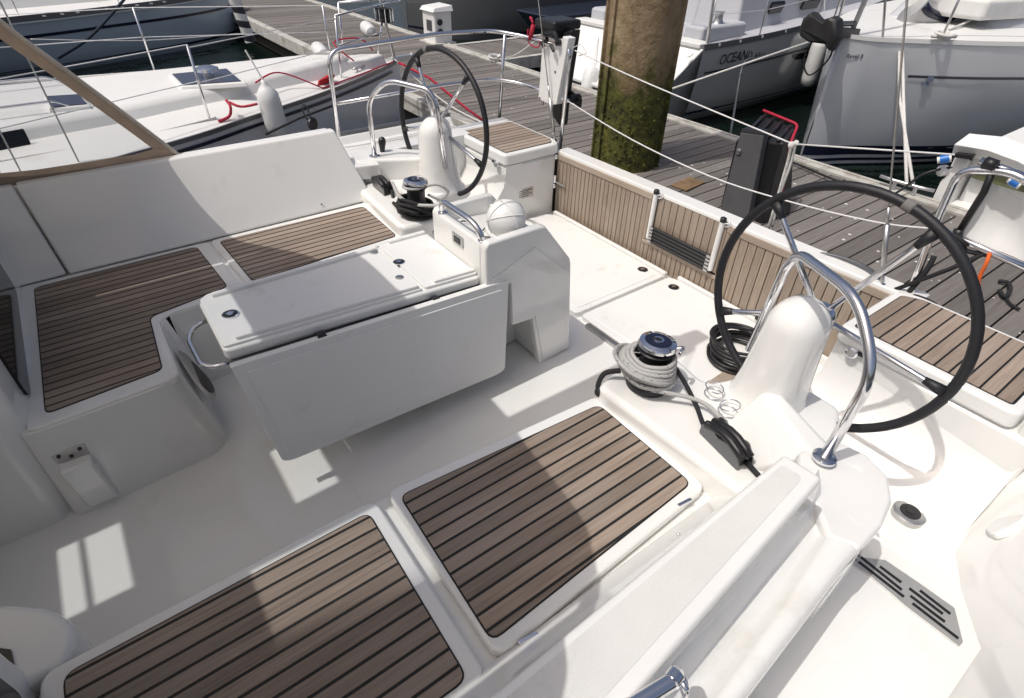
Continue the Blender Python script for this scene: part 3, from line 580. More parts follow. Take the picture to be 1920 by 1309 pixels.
mk('table_leaf', hexa([(-.235, .335, .16), (.780, .375, .12), (.780, .405, .12), (-.235, .365, .16)], [(-.28, .305, .66), (.80, .35, .63), (.80, .38, .63), (-.28, .335, .66)]), GEL2, tb, bevel=.012, seg=3)
mk('trunk', prism([(.02, .0), (.85, -.02), (.85, .24), (.02, .22)], lambda x, y: -.06, lambda x, y: tz(x) - .07), GEL, tb, bevel=.02)
prof = [(.795, .60), (.795, .815), (.81, .835), (1.10, .835), (1.13, .825), (1.295, .612), (1.305, .58), (1.352, .03), (1.138, .008), (1.075, .335), (.945, .345), (.93, .60)]
def podring(y, k=0, zc=0): return [(x, y, z) for x, z in prof]
for y0_, y1_ in ((-.200, -.150), (.225, .268)): mk('pod_shell', loft([podring(y0_), podring(y1_)]), GEL, tb, bevel=.012, seg=3)
mk('pod_body', [loft([[(x, y, z) for x, z in ((.793, .60), (.793, .80), (.80, .822), (.845, .822), (.855, .765), (1.10, .745), (1.225, .66), (1.29, .585), (1.338, .035), (1.15, .02), (1.09, .33), (.955, .335))] for y in (-.158, .235)])], GEL, tb, bevel=.010, seg=3)
mk('pod_panel', loft([[(x, y, z) for x, z in ((.83, .60), (.83, .655), (1.065, .745), (1.262, .565), (1.318, .055), (1.155, .04), (1.085, .355), (.945, .365), (.93, .60))] for y in (-.206, -.199)]), GEL, tb, bevel=.006, seg=3)
mk('pod_infill', loft([[(x, y, z) for x, z in ((.90, .62), (1.10, .40), (1.16, .03), (.95, .0), (.86, .1))] for y in (.04, .20)]), GEL, tb)
mk('tray_margin', box(.855, .875, -.15, .228, .74, .775), GEL, tb, bevel=.006); mk('tray_margin', box(1.10, 1.12, -.15, .228, .73, .79), GEL, tb, bevel=.006)
# grab rail across the aft end, small clock plate, forward hand loop
gr = mk('grab_rail', tube(fillet([(.822, .205, .815), (.812, .195, .872), (.806, .16, .893), (.806, -.06, .893), (.812, -.125, .868), (.822, -.140, .815)], .03), .0145, 12), STEEL, tb, smooth=True)
for p in ((.822, .205, .818), (.822, -.140, .818)): mk('rail_foot', lathe([(.024, 0), (.024, .006), (.016, .010)], p, (0, 0, 1), 16), STEEL, tb, smooth='ang')
ck = mk('display_frame', obox((.790, .024, .765), (.004, 0, 0), (0, .046, 0), (0, 0, .026)), STEELB, tb, bevel=.003)
mk('display', obox((.7855, .024, .765), (.002, 0, 0), (0, .026, 0), (0, 0, .014)), DARKM, ck)
mk('hand_loop', tube(fillet([(-.285, .23, .625), (-.345, .22, .615), (-.375, .16, .605), (-.370, -.03, .605), (-.335, -.075, .61), (-.28, -.09, .615)], .04), .010, 10), STEEL, tb, smooth=True)
# ---- covered compass and its lanyard on the tray
cp = thing('compass', 'round white covered compass on the aft end of the table', 'compass', (1.02, -.035, .755))
cc = V(1.012, -.045, .838)
mk('cover', sphere(cc, .092, .95, 28, 18), WHITE, cp, smooth=True)
mk('base_flange', lathe([(.118, -.012), (.118, .004), (.095, .012), (.09, .03)], (cc.x, cc.y, .752), (0, 0, 1), 28), WHITE, cp, smooth='ang')
for ax in ((1, 0, .25), (.1, 1, .2), (.2, .6, 1)):
    q = V(0, 0, 1).rotation_difference(V(ax).normalized())
    mk('seam', tube([cc + q @ V(.0925 * math.cos(t * math.pi / 18), .0925 * math.sin(t * math.pi / 18), 0) for t in range(36)], .0022, 5, True), WHITE, cp)
mk('lock_knob', lathe([(.018, 0), (.018, .010), (.012, .013)], (1.00, -.148, .800), (0, -1, .2), 14), DARKM, cp, smooth='ang')
tag(mk('thin_lanyard', tube(spline([(.86, .11, .772), (.90, .16, .775), (.93, .10, .772), (.89, .03, .775), (.86, .02, .79), (.90, -.03, .772), (.95, -.08, .775), (.92, -.12, .772), (.88, -.09, .79), (.90, .0, .772), (.95, .04, .772)], 8), .0035, 6), DARKM, None, smooth=True), 'thin dark lanyard curled on the tray beside the compass', 'cord')
# ================================================================== wheels, hoops, winches, clutches for both helms
SIDE = {1: 'starboard', -1: 'port'}
for s in (-1, 1):
    who = {1: 'far left', -1: 'near right'}[s]
    hub = V(1.510 if s < 0 else 1.468, 1.322 * s, .841)
    wt = thing('steering_wheel', {1: 'smaller-looking black leather steering wheel at the far helm beside the pontoon', -1: 'large black leather steering wheel at the near helm on the right'}[s], 'steering wheel', hub, 'steering wheels')
    Rw = .445; tilt = .05; yw = 0.0 if s < 0 else .13
    def wp(a, r, dx=0): return hub + V(dx + tilt * r * math.sin(a) + yw * r * math.cos(a), -r * math.cos(a), r * math.sin(a))
    mk('rim', tube([wp(2 * math.pi * k / 64, Rw) for k in range(64)], .0168, 14, True), LEATHER, wt, smooth=True)
    st0 = math.radians(64 if s < 0 else 52)
    for i in range(5):
        a = st0 + i * 2 * math.pi / 5
        sp = mk('spoke', tube([wp(a, .035, -.035), wp(a, Rw - .05, -.004), wp(a, Rw - .01)], .0115, 10), STEEL, wt, smooth=True)
        mk('spoke_boot', tube([wp(a, Rw - .075, -.006), wp(a, Rw - .045, -.003), wp(a, Rw - .012)], .0125, 10, r2=.021), LEATHER, sp, smooth=True)
    hb = mk('hub', lathe([(.055, -.02), (.060, 0), (.052, .03), (.03, .042)], hub + V(-.045, 0, 0), (-1, 0, 0), 20), STEEL, wt, smooth='ang')
    mk('axle', lathe([(.030, 0), (.030, .12)], hub + V(-.12, 0, 0), (1, 0, 0), 16), BLACK, wt, smooth='ang')
    a = math.radians(78 if s < 0 else 108)
    mk('king_spoke_wrap', tube([wp(a - .035 + .0175 * k, Rw) for k in range(5)], .0190, 14), mat('wrap_grey', (.17, .16, .15), .8), wt, smooth=True)
    # grab hoop round the pedestal
    hp_ = thing('grab_hoop', {1: 'bent stainless grab hoop over the far white pedestal', -1: 'bent stainless grab hoop over the near white pedestal'}[s], 'grab rail', (1.12, 1.636 * s, .6), 'pedestal grab hoops')
    mk('tube', tube(fillet([(1.112, 1.636 * s, .60), (1.120, 1.644 * s, .973), (1.20, 1.50 * s, 1.115), (1.345, 1.235 * s, 1.092), (1.372, 1.195 * s, 1.02), (1.392, 1.160 * s, .62)], .09, 7), .0165, 14), STEEL, hp_, smooth=True)
    mk('foot_flange', lathe([(.036, 0), (.036, .008), (.022, .014)], (1.112, 1.636 * s, .612 if s > 0 else .618), (0, 0, 1), 20), STEEL, hp_, smooth='ang')
    mk('side_clamp', tube([(1.388, 1.165 * s, .70), (1.388, 1.215 * s, .70)], .011, 10), STEEL, hp_, smooth=True)
    # winch
    wb = V(1.058, .965 * s, .468); ax = V(.06, -.07 * s * 0 + .0, 1).normalized()
    wi = thing('winch', {1: 'black and chrome winch with dark lines heaped at its foot, far side', -1: 'black and chrome winch wrapped in grey flecked rope, near side'}[s], 'winch', wb, 'cockpit winches')
    mk('base', lathe([(.086, 0), (.088, .02), (.080, .045), (.074, .052)], wb, ax, 36), DARKM, wi, smooth='ang')
    mk('base_band', lathe([(.0800, .030), (.0845, .034), (.0845, .040), (.078, .044)], wb, ax, 36), mat('dark_red_band', (.10, .008, .012), .4), wi, smooth='ang')
    mk('drum', lathe([(.070, .05), (.062, .07), (.054, .10), (.054, .15), (.062, .166), (.066, .170)], wb, ax, 36), BLACK, wi, smooth='ang')
    mk('tailing_jaw', lathe([(.058, .168), (.074, .174), (.062, .182), (.062, .186), (.075, .192)], wb, ax, 36), DARKM, wi, smooth='ang')
    cap = mk('cap', lathe([(.066, .190), (.0745, .194), (.0745, .202), (.070, .210), (.052, .216), (.050, .213)], wb, ax, 40), CHROME, wi, smooth='ang')
    mk('cap_disc', lathe([(.051, .208), (.051, .2145), (.020, .216)], wb, ax, 32), NAVY, cap, smooth='ang')
    sk = mk('handle_socket', lathe([(.020, .212), (.021, .220), (.013, .221), (.0125, .216)], wb, ax, 20), CHROME, cap, smooth='ang')
    mk('socket_star', lathe([(.0125, .2165), (.0125, .2185)], wb, ax, 8), BLACK, cap)
    mk('feeder_arm', tube(spline([wb + V(.05, .045 * s, .180), wb + V(.075, .07 * s, .195), wb + V(.045, .085 * s, .190)], 6), .008, 8), STEEL, wi, smooth=True)
# ---- rope wrapped on the near winch, its tail to the clutch, dark line beside
def coil(c, r0, r1, z0, z1, turns, tiltx, tilty, n=26, a0=0.0, wob=.003):
    out = []
    for k in range(int(turns * n) + 1):
        t = k / (turns * n); a = a0 + 2 * math.pi * k / n; r = r0 + (r1 - r0) * t + rnd.uniform(-wob, wob) * .4
        x = r * math.cos(a); y = r * math.sin(a); out.append(V(c) + V(x, y, z0 + (z1 - z0) * t + tiltx * x + tilty * y))
    return out
wP = V(1.058, -.965, .468)
def turn(c, r, z, tx, ty, off=(0, 0), n=30):
    return tube([V(c) + V(off[0] + r * math.cos(2 * math.pi * k / n), off[1] + r * math.sin(2 * math.pi * k / n), z + tx * r * math.cos(2 * math.pi * k / n) + ty * r * math.sin(2 * math.pi * k / n) + .002 * math.sin(5 * 2 * math.pi * k / n)) for k in range(n)], .0086, 8, True)
gens = [turn(wP, .082, .150, -.02, .02), turn(wP, .092, .138, -.06, .06, (-.004, .004)), turn(wP, .100, .124, -.14, .06, (-.010, .006)), turn(wP, .107, .110, -.20, .10, (-.012, .010)), turn(wP, .113, .094, -.26, .10, (-.018, .012)), turn(wP, .110, .080, -.12, .16, (-.010, .004)), turn(wP, .104, .064, -.05, .05), turn(wP, .118, .106, -.34, .14, (-.026, .016))]
gens.append(tube(spline([wP + V(-.07, -.075, .06), (1.02, -1.075, .525), (1.09, -1.15, .515), (1.12, -1.21, .505), (1.11, -1.26, .505), (1.085, -1.31, .525)], 8), .0086, 8))
tag(mk('grey_rope', gens, ROPEF, None, smooth=True), 'grey flecked rope wound round the near winch and led to its clutch', 'rope')
tag(mk('black_line', [tube(coil(wP, .088, .098, .030, .10, 1.3, -.3, .1, a0=2.2), .009, 8), tube(spline([wP + V(.06, -.06, .11), (1.13, -1.09, .52), (1.09, -1.18, .50), (1.03, -1.27, .50), (1.045, -1.315, .525)], 8), .009, 8)], ROPEB, None, smooth=True), 'black line running beside the grey rope from near winch to clutch', 'rope')
tag(mk('black_toggle_cord', [tube(spline([(.98, -.885, .52), (.935, -.845, .50), (.905, -.845, .455), (.90, -.86, .43)], 6), .011, 8), sphere((.902, -.862, .428), .022, 1, 12, 8)], ROPEB, None, smooth=True), 'short black cord with a knob hanging over the pod edge below the near winch', 'cord')
# ---- far winch: dark lines heaped round the base, pale line across
wS = V(1.058, .965, .468)
tag(mk('black_line', [tube(coil(wS, .10, .118, .075, .012, 3.2, -.10, .12, a0=1.0, wob=.01), .0115, 8), tube(coil(wS + V(.01, -.02, -.03), .105, .125, .09, .02, 2.2, -.55, -.30, a0=3.0, wob=.012), .011, 8), tube(spline([(1.06, 1.30, .50), (1.03, 1.22, .44), (1.00, 1.16, .478), (.985, 1.06, .49), (1.0, .99, .52)], 7), .0115, 8)], ROPEB, None, smooth=True), 'black lines heaped round the foot of the far winch', 'rope')
tag(mk('pale_line', [tube(spline([(1.075, 1.31, .545), (1.02, 1.16, .575), (.985, 1.03, .572), (1.00, .90, .567), (1.06, .74, .60), (1.12, .62, .64), (1.16, .55, .62)], 9), .0105, 8), tube(coil(wS, .064, .068, .176, .184, 1.0, 0, 0, a0=.5), .0085, 8), tube(spline([(1.10, .91, .648), (1.16, .86, .665), (1.21, .83, .62), (1.17, .85, .575), (1.11, .90, .60)], 7), .0085, 8)], ROPEF, None, smooth=True), 'pale grey line led round the far winch towards the table', 'rope')
# ---- rope clutches
def clutch(name, label, c, ux, uy):
    t = thing(name, label, 'rope clutch', c, 'rope clutches')
    c = V(c); ux = V(ux).normalized(); uy = V(uy).normalized(); uz = ux.cross(uy)
    if uz.z < 0: uz = -uz
    L_, H_ = .098, .080
    def side(off, th):
        pr = rp([(-L_, 0), (L_, 0), (L_, H_ * .35), (L_ * .62, H_ * .95), (-L_ * .25, H_ * .62), (-L_ * .45, H_ * .95), (-L_ * .8, H_ * .95), (-L_, H_ * .5)], .012)
        n = len(pr); vs = [c + ux * u + uz * v + uy * (off + th * k) for k in (0, 1) for u, v in pr]
        return vs, [tuple(range(n - 1, -1, -1)), tuple(range(n, 2 * n))] + [(i, (i + 1) % n, n + (i + 1) % n, n + i) for i in range(n)]
    sp = mk('side_plate', [side(-.034, .006)], GREYM, t, bevel=.0015); mk('side_plate', [side(.028, .006)], GREYM, t, bevel=.0015)
    mk('body', [obox(c + uz * .028, ux * .088, uy * .026, uz * .026)], BLACK, t, bevel=.006)
    for o in (-.008, .024):
        hp = [c + ux * (L_ * k) + uz * (.050 + .030 * math.sin(math.pi * (k + .95) / 2.0)) + uy * o for k in (-.85, -.5, -.1, .3, .7, 1.0)]
        mk('handle', tube(hp, .0155, 10), BLACK, t, smooth=True)
    for u, v in ((-.085, .012), (-.072, .052), (.085, .012), (.05, .034)): mk('rivet', lathe([(.0055, 0), (.0055, .0015)], c + ux * u + uz * v - uy * .0345, -uy, 10), STEEL, sp)
clutch('rope_clutch', 'black and grey double rope clutch on the near pod beside the wire rings', (1.03, -1.365, .468), (-.18, -.98, 0), (-.98, .18, 0))
clutch('rope_clutch', 'black and grey rope clutch tucked behind the far backrest', (1.045, 1.405, .468), (.05, 1, 0), (-1, .05, 0))
tag(mk('clutch_tail', tube([(1.02, -1.455, .49), (1.015, -1.52, .475), (1.01, -1.58, .46)], .0095, 8), ROPEB, None, smooth=True), 'black rope tail leaving the near clutch under the coaming', 'rope')
tag(mk('throttle_lever', [lathe([(.016, 0), (.020, .03), (.026, .06), (.024, .085), (.012, .098)], (1.20, 1.70, .612), (.1, 0, 1), 18)], BLACK, None, smooth='ang'), 'black throttle knob standing behind the far grab hoop', 'throttle')
# ---- wire rings lying on the near pod
rg = thing('split_rings', 'four thin steel split rings dropped beside the near rope clutch', 'rings', (1.23, -1.22, .47))
for (px, py, h0, h1) in ((1.232, -1.155, .030, .026), (1.205, -1.250, .022, .034), (1.225, -1.163, .004, .006), (1.190, -1.256, .004, .006)):
    mk('ring', tube([V(px + .033 * math.cos(2 * math.pi * k / 28), py + .036 * math.sin(2 * math.pi * k / 28), .470 + h0 + (h1 - h0) * math.cos(2 * math.pi * k / 28 + 1)) for k in range(28)], .0027, 6, True), STEEL, rg, smooth=True)
# ---- coiled black hose behind the near wheel
gens = []
for i in range(11):
    ra, rb, ph, ox, oy = .15 + rnd.uniform(-.022, .012), .145 + rnd.uniform(-.022, .012), rnd.uniform(0, 6.28), rnd.uniform(-.012, .012), rnd.uniform(-.012, .012)
    gens.append(tube([V(2.02 + ox + ra * math.cos(2 * math.pi * k / 36), -.81 + oy + rb * math.sin(2 * math.pi * k / 36), .066 + i * .0115 + .010 * math.sin(2 * math.pi * k / 36 + ph)) for k in range(36)], .0088, 8, True))
tag(mk('coiled_hose', gens, BLACK, None, smooth=True), 'coil of black hose on the sole behind the near steering wheel', 'hose')
tag(mk('tangled_mooring_line', [tube(spline([(2.4800, -1.1581, 0.4872), (2.5000, -1.2149, 0.5037), (2.4800, -1.3200, 0.5546), (2.4600, -1.4120, 0.5645), (2.4500, -1.4516, 0.5374)], 7), .012, 8), tube([(2.4600, -1.2151, 0.5306), (2.5000, -1.3844, 0.7262), (2.5000, -1.4835, 0.8640)], .010, 8), tube(spline([(2.4800, -1.2798, 0.5057), (2.5000, -1.3054, 0.6742), (2.5200, -1.3020, 0.7499)], 5), .012, 8), tube(spline([(2.5000, -1.2812, 0.8537), (2.4700, -1.3452, 0.8838), (2.4700, -1.3863, 0.8682), (2.5000, -1.4055, 0.8293), (2.5000, -1.4783, 0.8414)], 6), .010, 8)], ROPEB, None, smooth=True), 'black mooring line tangled round the near stern rail', 'rope')
tag(mk('orange_cord', [tube(spline([(2.4700, -1.4895, 0.8657), (2.4600, -1.4995, 0.8279), (2.4700, -1.5015, 0.7739), (2.4800, -1.5070, 0.7201), (2.4800, -1.5011, 0.7062)], 6), .008, 7), tube(spline([(2.4900, -1.4880, 0.8539), (2.4700, -1.5027, 0.7928), (2.4800, -1.4982, 0.7210)], 6), .006, 7), sphere((2.4800, -1.5020, 0.7175), .02, .8, 10, 8)], ORANGE, None, smooth=True), 'knotted orange cord hanging from the near stern rail', 'cord')
# ================================================================== stern rails, stays, lifelines
def rail(name, gens_top, parent): return mk(name, gens_top, STEEL, parent, smooth=True)
ps = thing('stern_rail', 'stainless stern rail round the far quarter carrying an outboard engine', 'rail', (2.4, 1.8, .55), 'stern rails')
top = spline([(1.03, 2.03, .69), (1.055, 2.04, 1.16)], 3)
mk('top_rail', tube(fillet([(1.02, 2.02, .66), (1.05, 2.03, 1.205), (1.9, 2.055, 1.235), (2.36, 2.02, 1.225), (2.52, 1.80, 1.20), (2.53, 1.42, 1.19)], .10, 7), .0150, 12), STEEL, ps, smooth=True)
mk('mid_rail', tube(fillet([(1.03, 2.03, .875), (1.9, 2.06, .885), (2.38, 2.04, .88), (2.53, 1.84, .865), (2.54, 1.30, .85)], .12, 7), .0125, 10), STEEL, ps, smooth=True)
mk('post', tube([(2.50, 2.06, 1.20), (2.49, 2.12, .49)], .0135, 10), STEEL, ps, smooth=True)
mk('gate_post', tube(fillet([(2.53, 1.45, 1.19), (2.515, 1.295, 1.205), (2.50, 1.315, .48)], .07, 6), .0150, 12), STEEL, ps, smooth=True)
mk('cross_stub', tube([(2.54, 1.60, .92), (2.52, 1.58, .76)], .011, 8), STEEL, ps, smooth=True)
pp_ = thing('stern_rail', 'stainless stern rail round the near quarter hung with white canvas', 'rail', (2.4, -1.6, .5), 'stern rails')
mk('gate_post', tube(fillet([(2.5000, -1.3115, 0.3995), (2.5000, -1.2502, 0.8826), (2.5000, -1.2367, 1.1349), (2.50, -1.40, 1.175), (2.5000, -1.4847, 1.1552)], .06, 6), .0165, 12), STEEL, pp_, smooth=True)
mk('mid_rail', tube([(2.5000, -1.2388, 0.8780), (2.5000, -1.6414, 0.8445)], .0155, 12), STEEL, pp_, smooth=True)
mk('top_rail', tube([(2.5200, -1.2835, 1.1811), (2.5200, -1.4746, 1.1626)], .0165, 12), STEEL, pp_, smooth=True)
mk('rail_pad', tube([(2.5000, -1.3039, 1.1868), (2.5000, -1.3481, 1.1828)], .024, 10), BLACK, pp_, smooth=True); mk('rail_pad', tube([(2.5000, -1.3407, 0.9039), (2.5000, -1.3515, 0.8626)], .02, 8), BLACK, pp_, smooth=True)
mk('strap', tube([(2.5000, -1.3437, 1.1683), (2.5100, -1.3523, 1.0745), (2.5000, -1.3463, 0.9011)], .014, 8), BLACK, pp_, smooth=True)
cv_ = [(2.5500, -1.3415, 1.1032), (2.5500, -1.5139, 1.0656), (2.5400, -1.6242, 0.8533), (2.5400, -1.3327, 0.8639)]
cvg = [[V(cv_[0]).lerp(V(cv_[1]), i / 8).lerp(V(cv_[3]).lerp(V(cv_[2]), i / 8), j / 8) + V(.03 * math.sin(math.pi * i / 8) * math.sin(math.pi * j / 8) + .006 * math.sin(i * 2.3 + j), 0, 0) for i in range(9)] for j in range(9)]
tag(mk('canvas_dodger', loft([[*r, *[p + V(.008, 0, 0) for p in reversed(r)]] for r in cvg]), CLOTH, None, smooth='ang'), 'white canvas panel lashed to the near stern rail', 'canvas')
def stay(label, a, b, x=None):
    t = thing('backstay', label, 'stay', a, 'backstays'); a = V(a); b = V(b); d = (b - a).normalized()
    mk('wire', tube([a + d * .40, b], .0045, 6), STEELB, t, smooth=True)
    mk('toggle', [obox(a + d * .02, (.012, 0, 0), (0, .008, 0), (0, 0, .025)), lathe([(.012, -.02), (.012, .02)], a, (1, 0, 0), 10)], STEEL, t)
    mk('turnbuckle', [tube([a + d * .10, a + d * .34], .0125, 8), tube([a + d * .03, a + d * .12], .007, 8), tube([a + d * .32, a + d * .42], .007, 8)], STEELB, t, smooth=True)
MAST = V(-6.6, 0, 13.5)
aP = V((2.4600, -1.1876, 0.5162)); bP = V((2.4000, -0.8395, 1.6358)); dP = (bP - aP)
stay('thin steel backstay and turnbuckle rising from the near transom corner', aP, aP + dP * 5.2)
aS = V((2.4800, 1.3495, 0.5247)); bS = V((2.4400, 1.5916, 1.4955)); dS = (bS - aS)
stay('thin steel backstay and turnbuckle rising from the far transom corner', aS, aS + dS * 5.2)
tag(mk('lifeline', [tube(spline([(2.5200, 1.2510, 1.1934), (2.5200, 0.6186, 1.1259), (2.5200, 0.0636, 1.0764), (2.5200, -0.4852, 1.0307)], 4), .0042, 6), tube([(2.5200, -0.4852, 1.0307), (2.5100, -1.1900, 1.1821)], .0042, 6), tube(fillet([(2.5200, 1.2752, 1.2062), (2.5300, 1.2024, 1.2426), (2.5300, 1.1407, 1.1933), (2.5300, 1.2192, 1.1641)], .01), .003, 5)], WIRE, None, smooth=True), 'upper white lifeline wire strung across the open transom', 'wire')
tag(mk('lifeline', [tube(spline([(2.5200, 1.3023, 0.8573), (2.5200, 0.6120, 0.7570), (2.5200, -0.0404, 0.7180), (2.5200, -0.5662, 0.7457), (2.5100, -1.0094, 0.8053), (2.5100, -1.2286, 0.8607)], 5), .0042, 6)], WIRE, None, smooth=True), 'lower white lifeline wire strung across the open transom', 'wire')
tag(mk('knotted_rope', [sphere((2.5200, -0.4787, 1.0235), .018, 1, 10, 8), sphere((2.5300, -0.4949, 1.0371), .014, 1, 10, 8), tube(spline([(2.5200, -0.4787, 1.0235), (2.5400, -0.4768, 0.9411), (2.5600, -0.4704, 0.8330), (2.5800, -0.4649, 0.6882), (2.6200, -0.4483, 0.5070)], 6), .008, 7), tube(spline([(2.5300, -0.4939, 1.0314), (2.5500, -0.4923, 0.9152), (2.5800, -0.4723, 0.7534), (2.6200, -0.4682, 0.5320)], 6), .007, 7)], ROPEW, None, smooth=True), 'pale rope knotted on the upper lifeline and hanging down', 'rope')
tag(mk('grey_hose', tube(spline([(2.5000, -0.7872, 0.5218), (2.5200, -0.8412, 0.5498), (2.5300, -0.9325, 0.5662), (2.5200, -1.0475, 0.5735), (2.4800, -1.1478, 0.5744)], 7), .011, 8), GREYM, None, smooth=True), 'grey hose arching over the transom behind the near wheel', 'hose')
# ---- outboard engine clamped on a white board on the far rail
ob = thing('outboard_engine', 'black outboard engine clamped to a white board on the far stern rail', 'outboard engine', (2.56, 1.40, .9))
bd = [(2.5000, 1.5920, 1.1526), (2.5000, 1.3662, 1.2541), (2.5000, 1.3172, 1.2282), (2.5000, 1.4455, 0.7909), (2.5000, 1.6103, 0.8012)]
n_ = len(bd); mk('mounting_board', ([(p[0] + dx, p[1], p[2]) for dx in (0, .05) for p in bd], [tuple(range(n_ - 1, -1, -1)), tuple(range(n_, 2 * n_))] + [(i, (i + 1) % n_, n_ + (i + 1) % n_, n_ + i) for i in range(n_)]), WHITE, ob, bevel=.006)
b0 = [(2.4900, 1.3561, 1.2695), (2.4900, 1.2929, 1.2653), (2.4900, 1.3787, 0.8148), (2.4900, 1.4399, 0.7935)]
mk('board_edge', ([(p[0] + dx, p[1], p[2]) for dx in (0, .07) for p in b0], [(3, 2, 1, 0), (4, 5, 6, 7), (0, 1, 5, 4), (1, 2, 6, 5), (2, 3, 7, 6), (3, 0, 4, 7)]), WHITE, ob, bevel=.006)
for p in ((2.4980, 1.5983, 1.0228), (2.4980, 1.4228, 1.0289), (2.4980, 1.5886, 0.8139)): mk('bolt', lathe([(.008, 0), (.006, .004)], p, (-1, 0, 0), 8), BLACK, ob)
cx = V((2.6200, 1.5695, 1.3115))
mk('cowling', obox(cx, (.13, 0, .0), (0, .115, 0), (0, 0, .032)), DARKM, ob, bevel=.02, seg=4)
mk('cowling_base', obox(cx + V(0, -.01, -.055), (.10, 0, 0), (0, .085, 0), (0, 0, .028)), BLACK, ob, bevel=.015)
mk('clamp', [tube(fillet([(2.4700, 1.5262, 1.2609), (2.4600, 1.4086, 1.2843), (2.4600, 1.3680, 1.2307)], .02), .016, 8), lathe([(.020, 0), (.020, .03), (.012, .04)], (2.4900, 1.5233, 1.2225), (-1, 0, 0), 12), lathe([(.020, 0), (.020, .03), (.012, .04)], (2.4900, 1.3803, 1.2264), (-1, 0, 0), 12), tube([(2.4700, 1.4544, 1.2037), (2.4600, 1.4090, 1.1708)], .012, 8), tube([(2.4800, 1.5767, 1.1984), (2.4700, 1.5381, 1.1843)], .012, 8)], BLACK, ob, smooth='ang')
sh = [(2.6200, 1.4576, 1.2721), (2.6200, 1.3686, 1.3006), (2.6200, 1.4268, 0.8091), (2.6200, 1.4312, 0.6262), (2.6200, 1.5296, 0.6873), (2.6200, 1.5308, 0.8255)]
n_ = len(sh); mk('shaft_leg', ([(p[0] + dx, p[1], p[2]) for dx in (-.04, .05) for p in sh], [tuple(range(n_ - 1, -1, -1)), tuple(range(n_, 2 * n_))] + [(i, (i + 1) % n_, n_ + (i + 1) % n_, n_ + i) for i in range(n_)]), BLACK, ob, bevel=.012)
mk('propeller', [obox(V((2.6600, 1.3648, 0.8362)), (.01, 0, 0), (0, .07, .02), (0, .0, .03)), lathe([(.03, -.04), (.03, .05), (.012, .07)], (2.6400, 1.3547, 0.8411), (1, 0, 0), 12)], BLACK, ob, smooth='ang')
kc = tag(mk('red_kill_cord', [tube(spline([(2.5200, 1.7448, 1.3240), (2.5200, 1.7710, 1.3311), (2.5200, 1.7371, 1.3044), (2.5300, 1.7531, 1.2531), (2.5200, 1.7693, 1.1953)], 6), .008, 7), tube([(2.5100, 1.7165, 1.2871), (2.5100, 1.7494, 1.1919)], .017, 8), tube(spline([(2.5200, 1.7924, 1.2522), (2.5200, 1.7882, 1.1784), (2.5100, 1.7207, 1.1534), (2.5100, 1.6433, 1.1579), (2.5100, 1.6276, 1.2023)], 6), .005, 6)], RED, None, smooth=True), 'red engine kill cord looped over the far stern rail', 'cord')
# ================================================================== spray hood, boom, mast
sh_ = thing('spray_hood', 'beige spray hood with clear windows at the forward end of the cockpit', 'spray hood', (-1.2, 0, .9))
edgeS = [(-0.0337, 1.7500, 0.8074), (-0.2075, 1.7400, 1.0494), (-0.3955, 1.7000, 1.3095), (-0.5484, 1.6000, 1.5361), (-.60, 1.45, 1.72), (-.54, 1.25, 1.90), (-.46, 1.05, 1.985), (-.31, .52, 2.03)]
edge = edgeS + [(-.30, .08, 2.06), (-.325, -.45, 2.07), (-.365, -.72, 2.06), (-.385, -1.08, 2.02), (-.41, -1.20, 1.97), (-.47, -1.33, 1.93), (-.52, -1.50, 1.86), (-.56, -1.62, 1.77), (-.66, -1.76, 1.50), (-.62, -1.86, 1.20), (-.30, -1.90, .88)]
es = spline(edge, 6)
tr_ = 0.0
mk('aft_edge', tube(es, .012, 10), BEIGEL, sh_, smooth=True)
def inner(p, k): return V(p) + V(-k, -.02 * (1 if p[1] > 0 else -1) if abs(p[1]) > 1.3 else 0, -.002)
band = [[V(p), V(p) + V(-.046, -.0, -.038 if abs(p.y) > 1.2 else -.0)] for p in es]
def strip2(rows, th=.004): return (lambda n: ([p for r in rows for p in r], [(i * n + k, i * n + k + 1, (i + 1) * n + k + 1, (i + 1) * n + k) for i in range(len(rows) - 1) for k in range(n - 1)]))(len(rows[0]))
mk('edge_band', strip2(band), BEIGE, sh_, smooth=True)
# roof cloth with two window openings, built as strips between aft edge and front
def roofz(x, y): return 2.075 - .035 * (y / 1.2) ** 4 - .06 * (max(0, -1.2 - x)) - .30 * max(0, -1.55 - x)
rows = []
def panel(x0, x1, y0, y1, m, nm):
    nx, ny = 4, 6; g = [[(x0 + (x1 - x0) * i / nx, y0 + (y1 - y0) * j / ny, roofz(x0 + (x1 - x0) * i / nx, y0 + (y1 - y0) * j / ny)) for j in range(ny + 1)] for i in range(nx + 1)]
    mk(nm, strip2(g), m, sh_, smooth=True)
XA, XB = -.875, -1.33
mid = [p for p in es if abs(p.y) < 1.32 and p.z > 1.85]; 
rowsr = [[(p.x, p.y, p.z), ((p.x + XA) / 2, p.y, (p.z + roofz(XA, p.y)) / 2 + .004), (XA, p.y, roofz(XA, p.y))] for p in mid]
mk('roof', strip2(rowsr), BEIGEL, sh_, smooth=True)
yA, yB = mid[0].y, mid[-1].y
for a, b, m, nm in ((yB, -.98, BEIGEL, 'roof'), (-.98, -.66, VINYL, 'window'), (-.66, -.09, BEIGEL, 'roof'), (.46, yA, BEIGEL, 'roof')):
    panel(XB, XA, a, b, m, nm)
panel(XB, -1.14, -.09, .26, VINYL, 'window'); panel(XB, -1.14, .26, .46, BEIGEL, 'roof'); panel(-1.14, -1.02, -.09, .46, BEIGEL, 'roof')
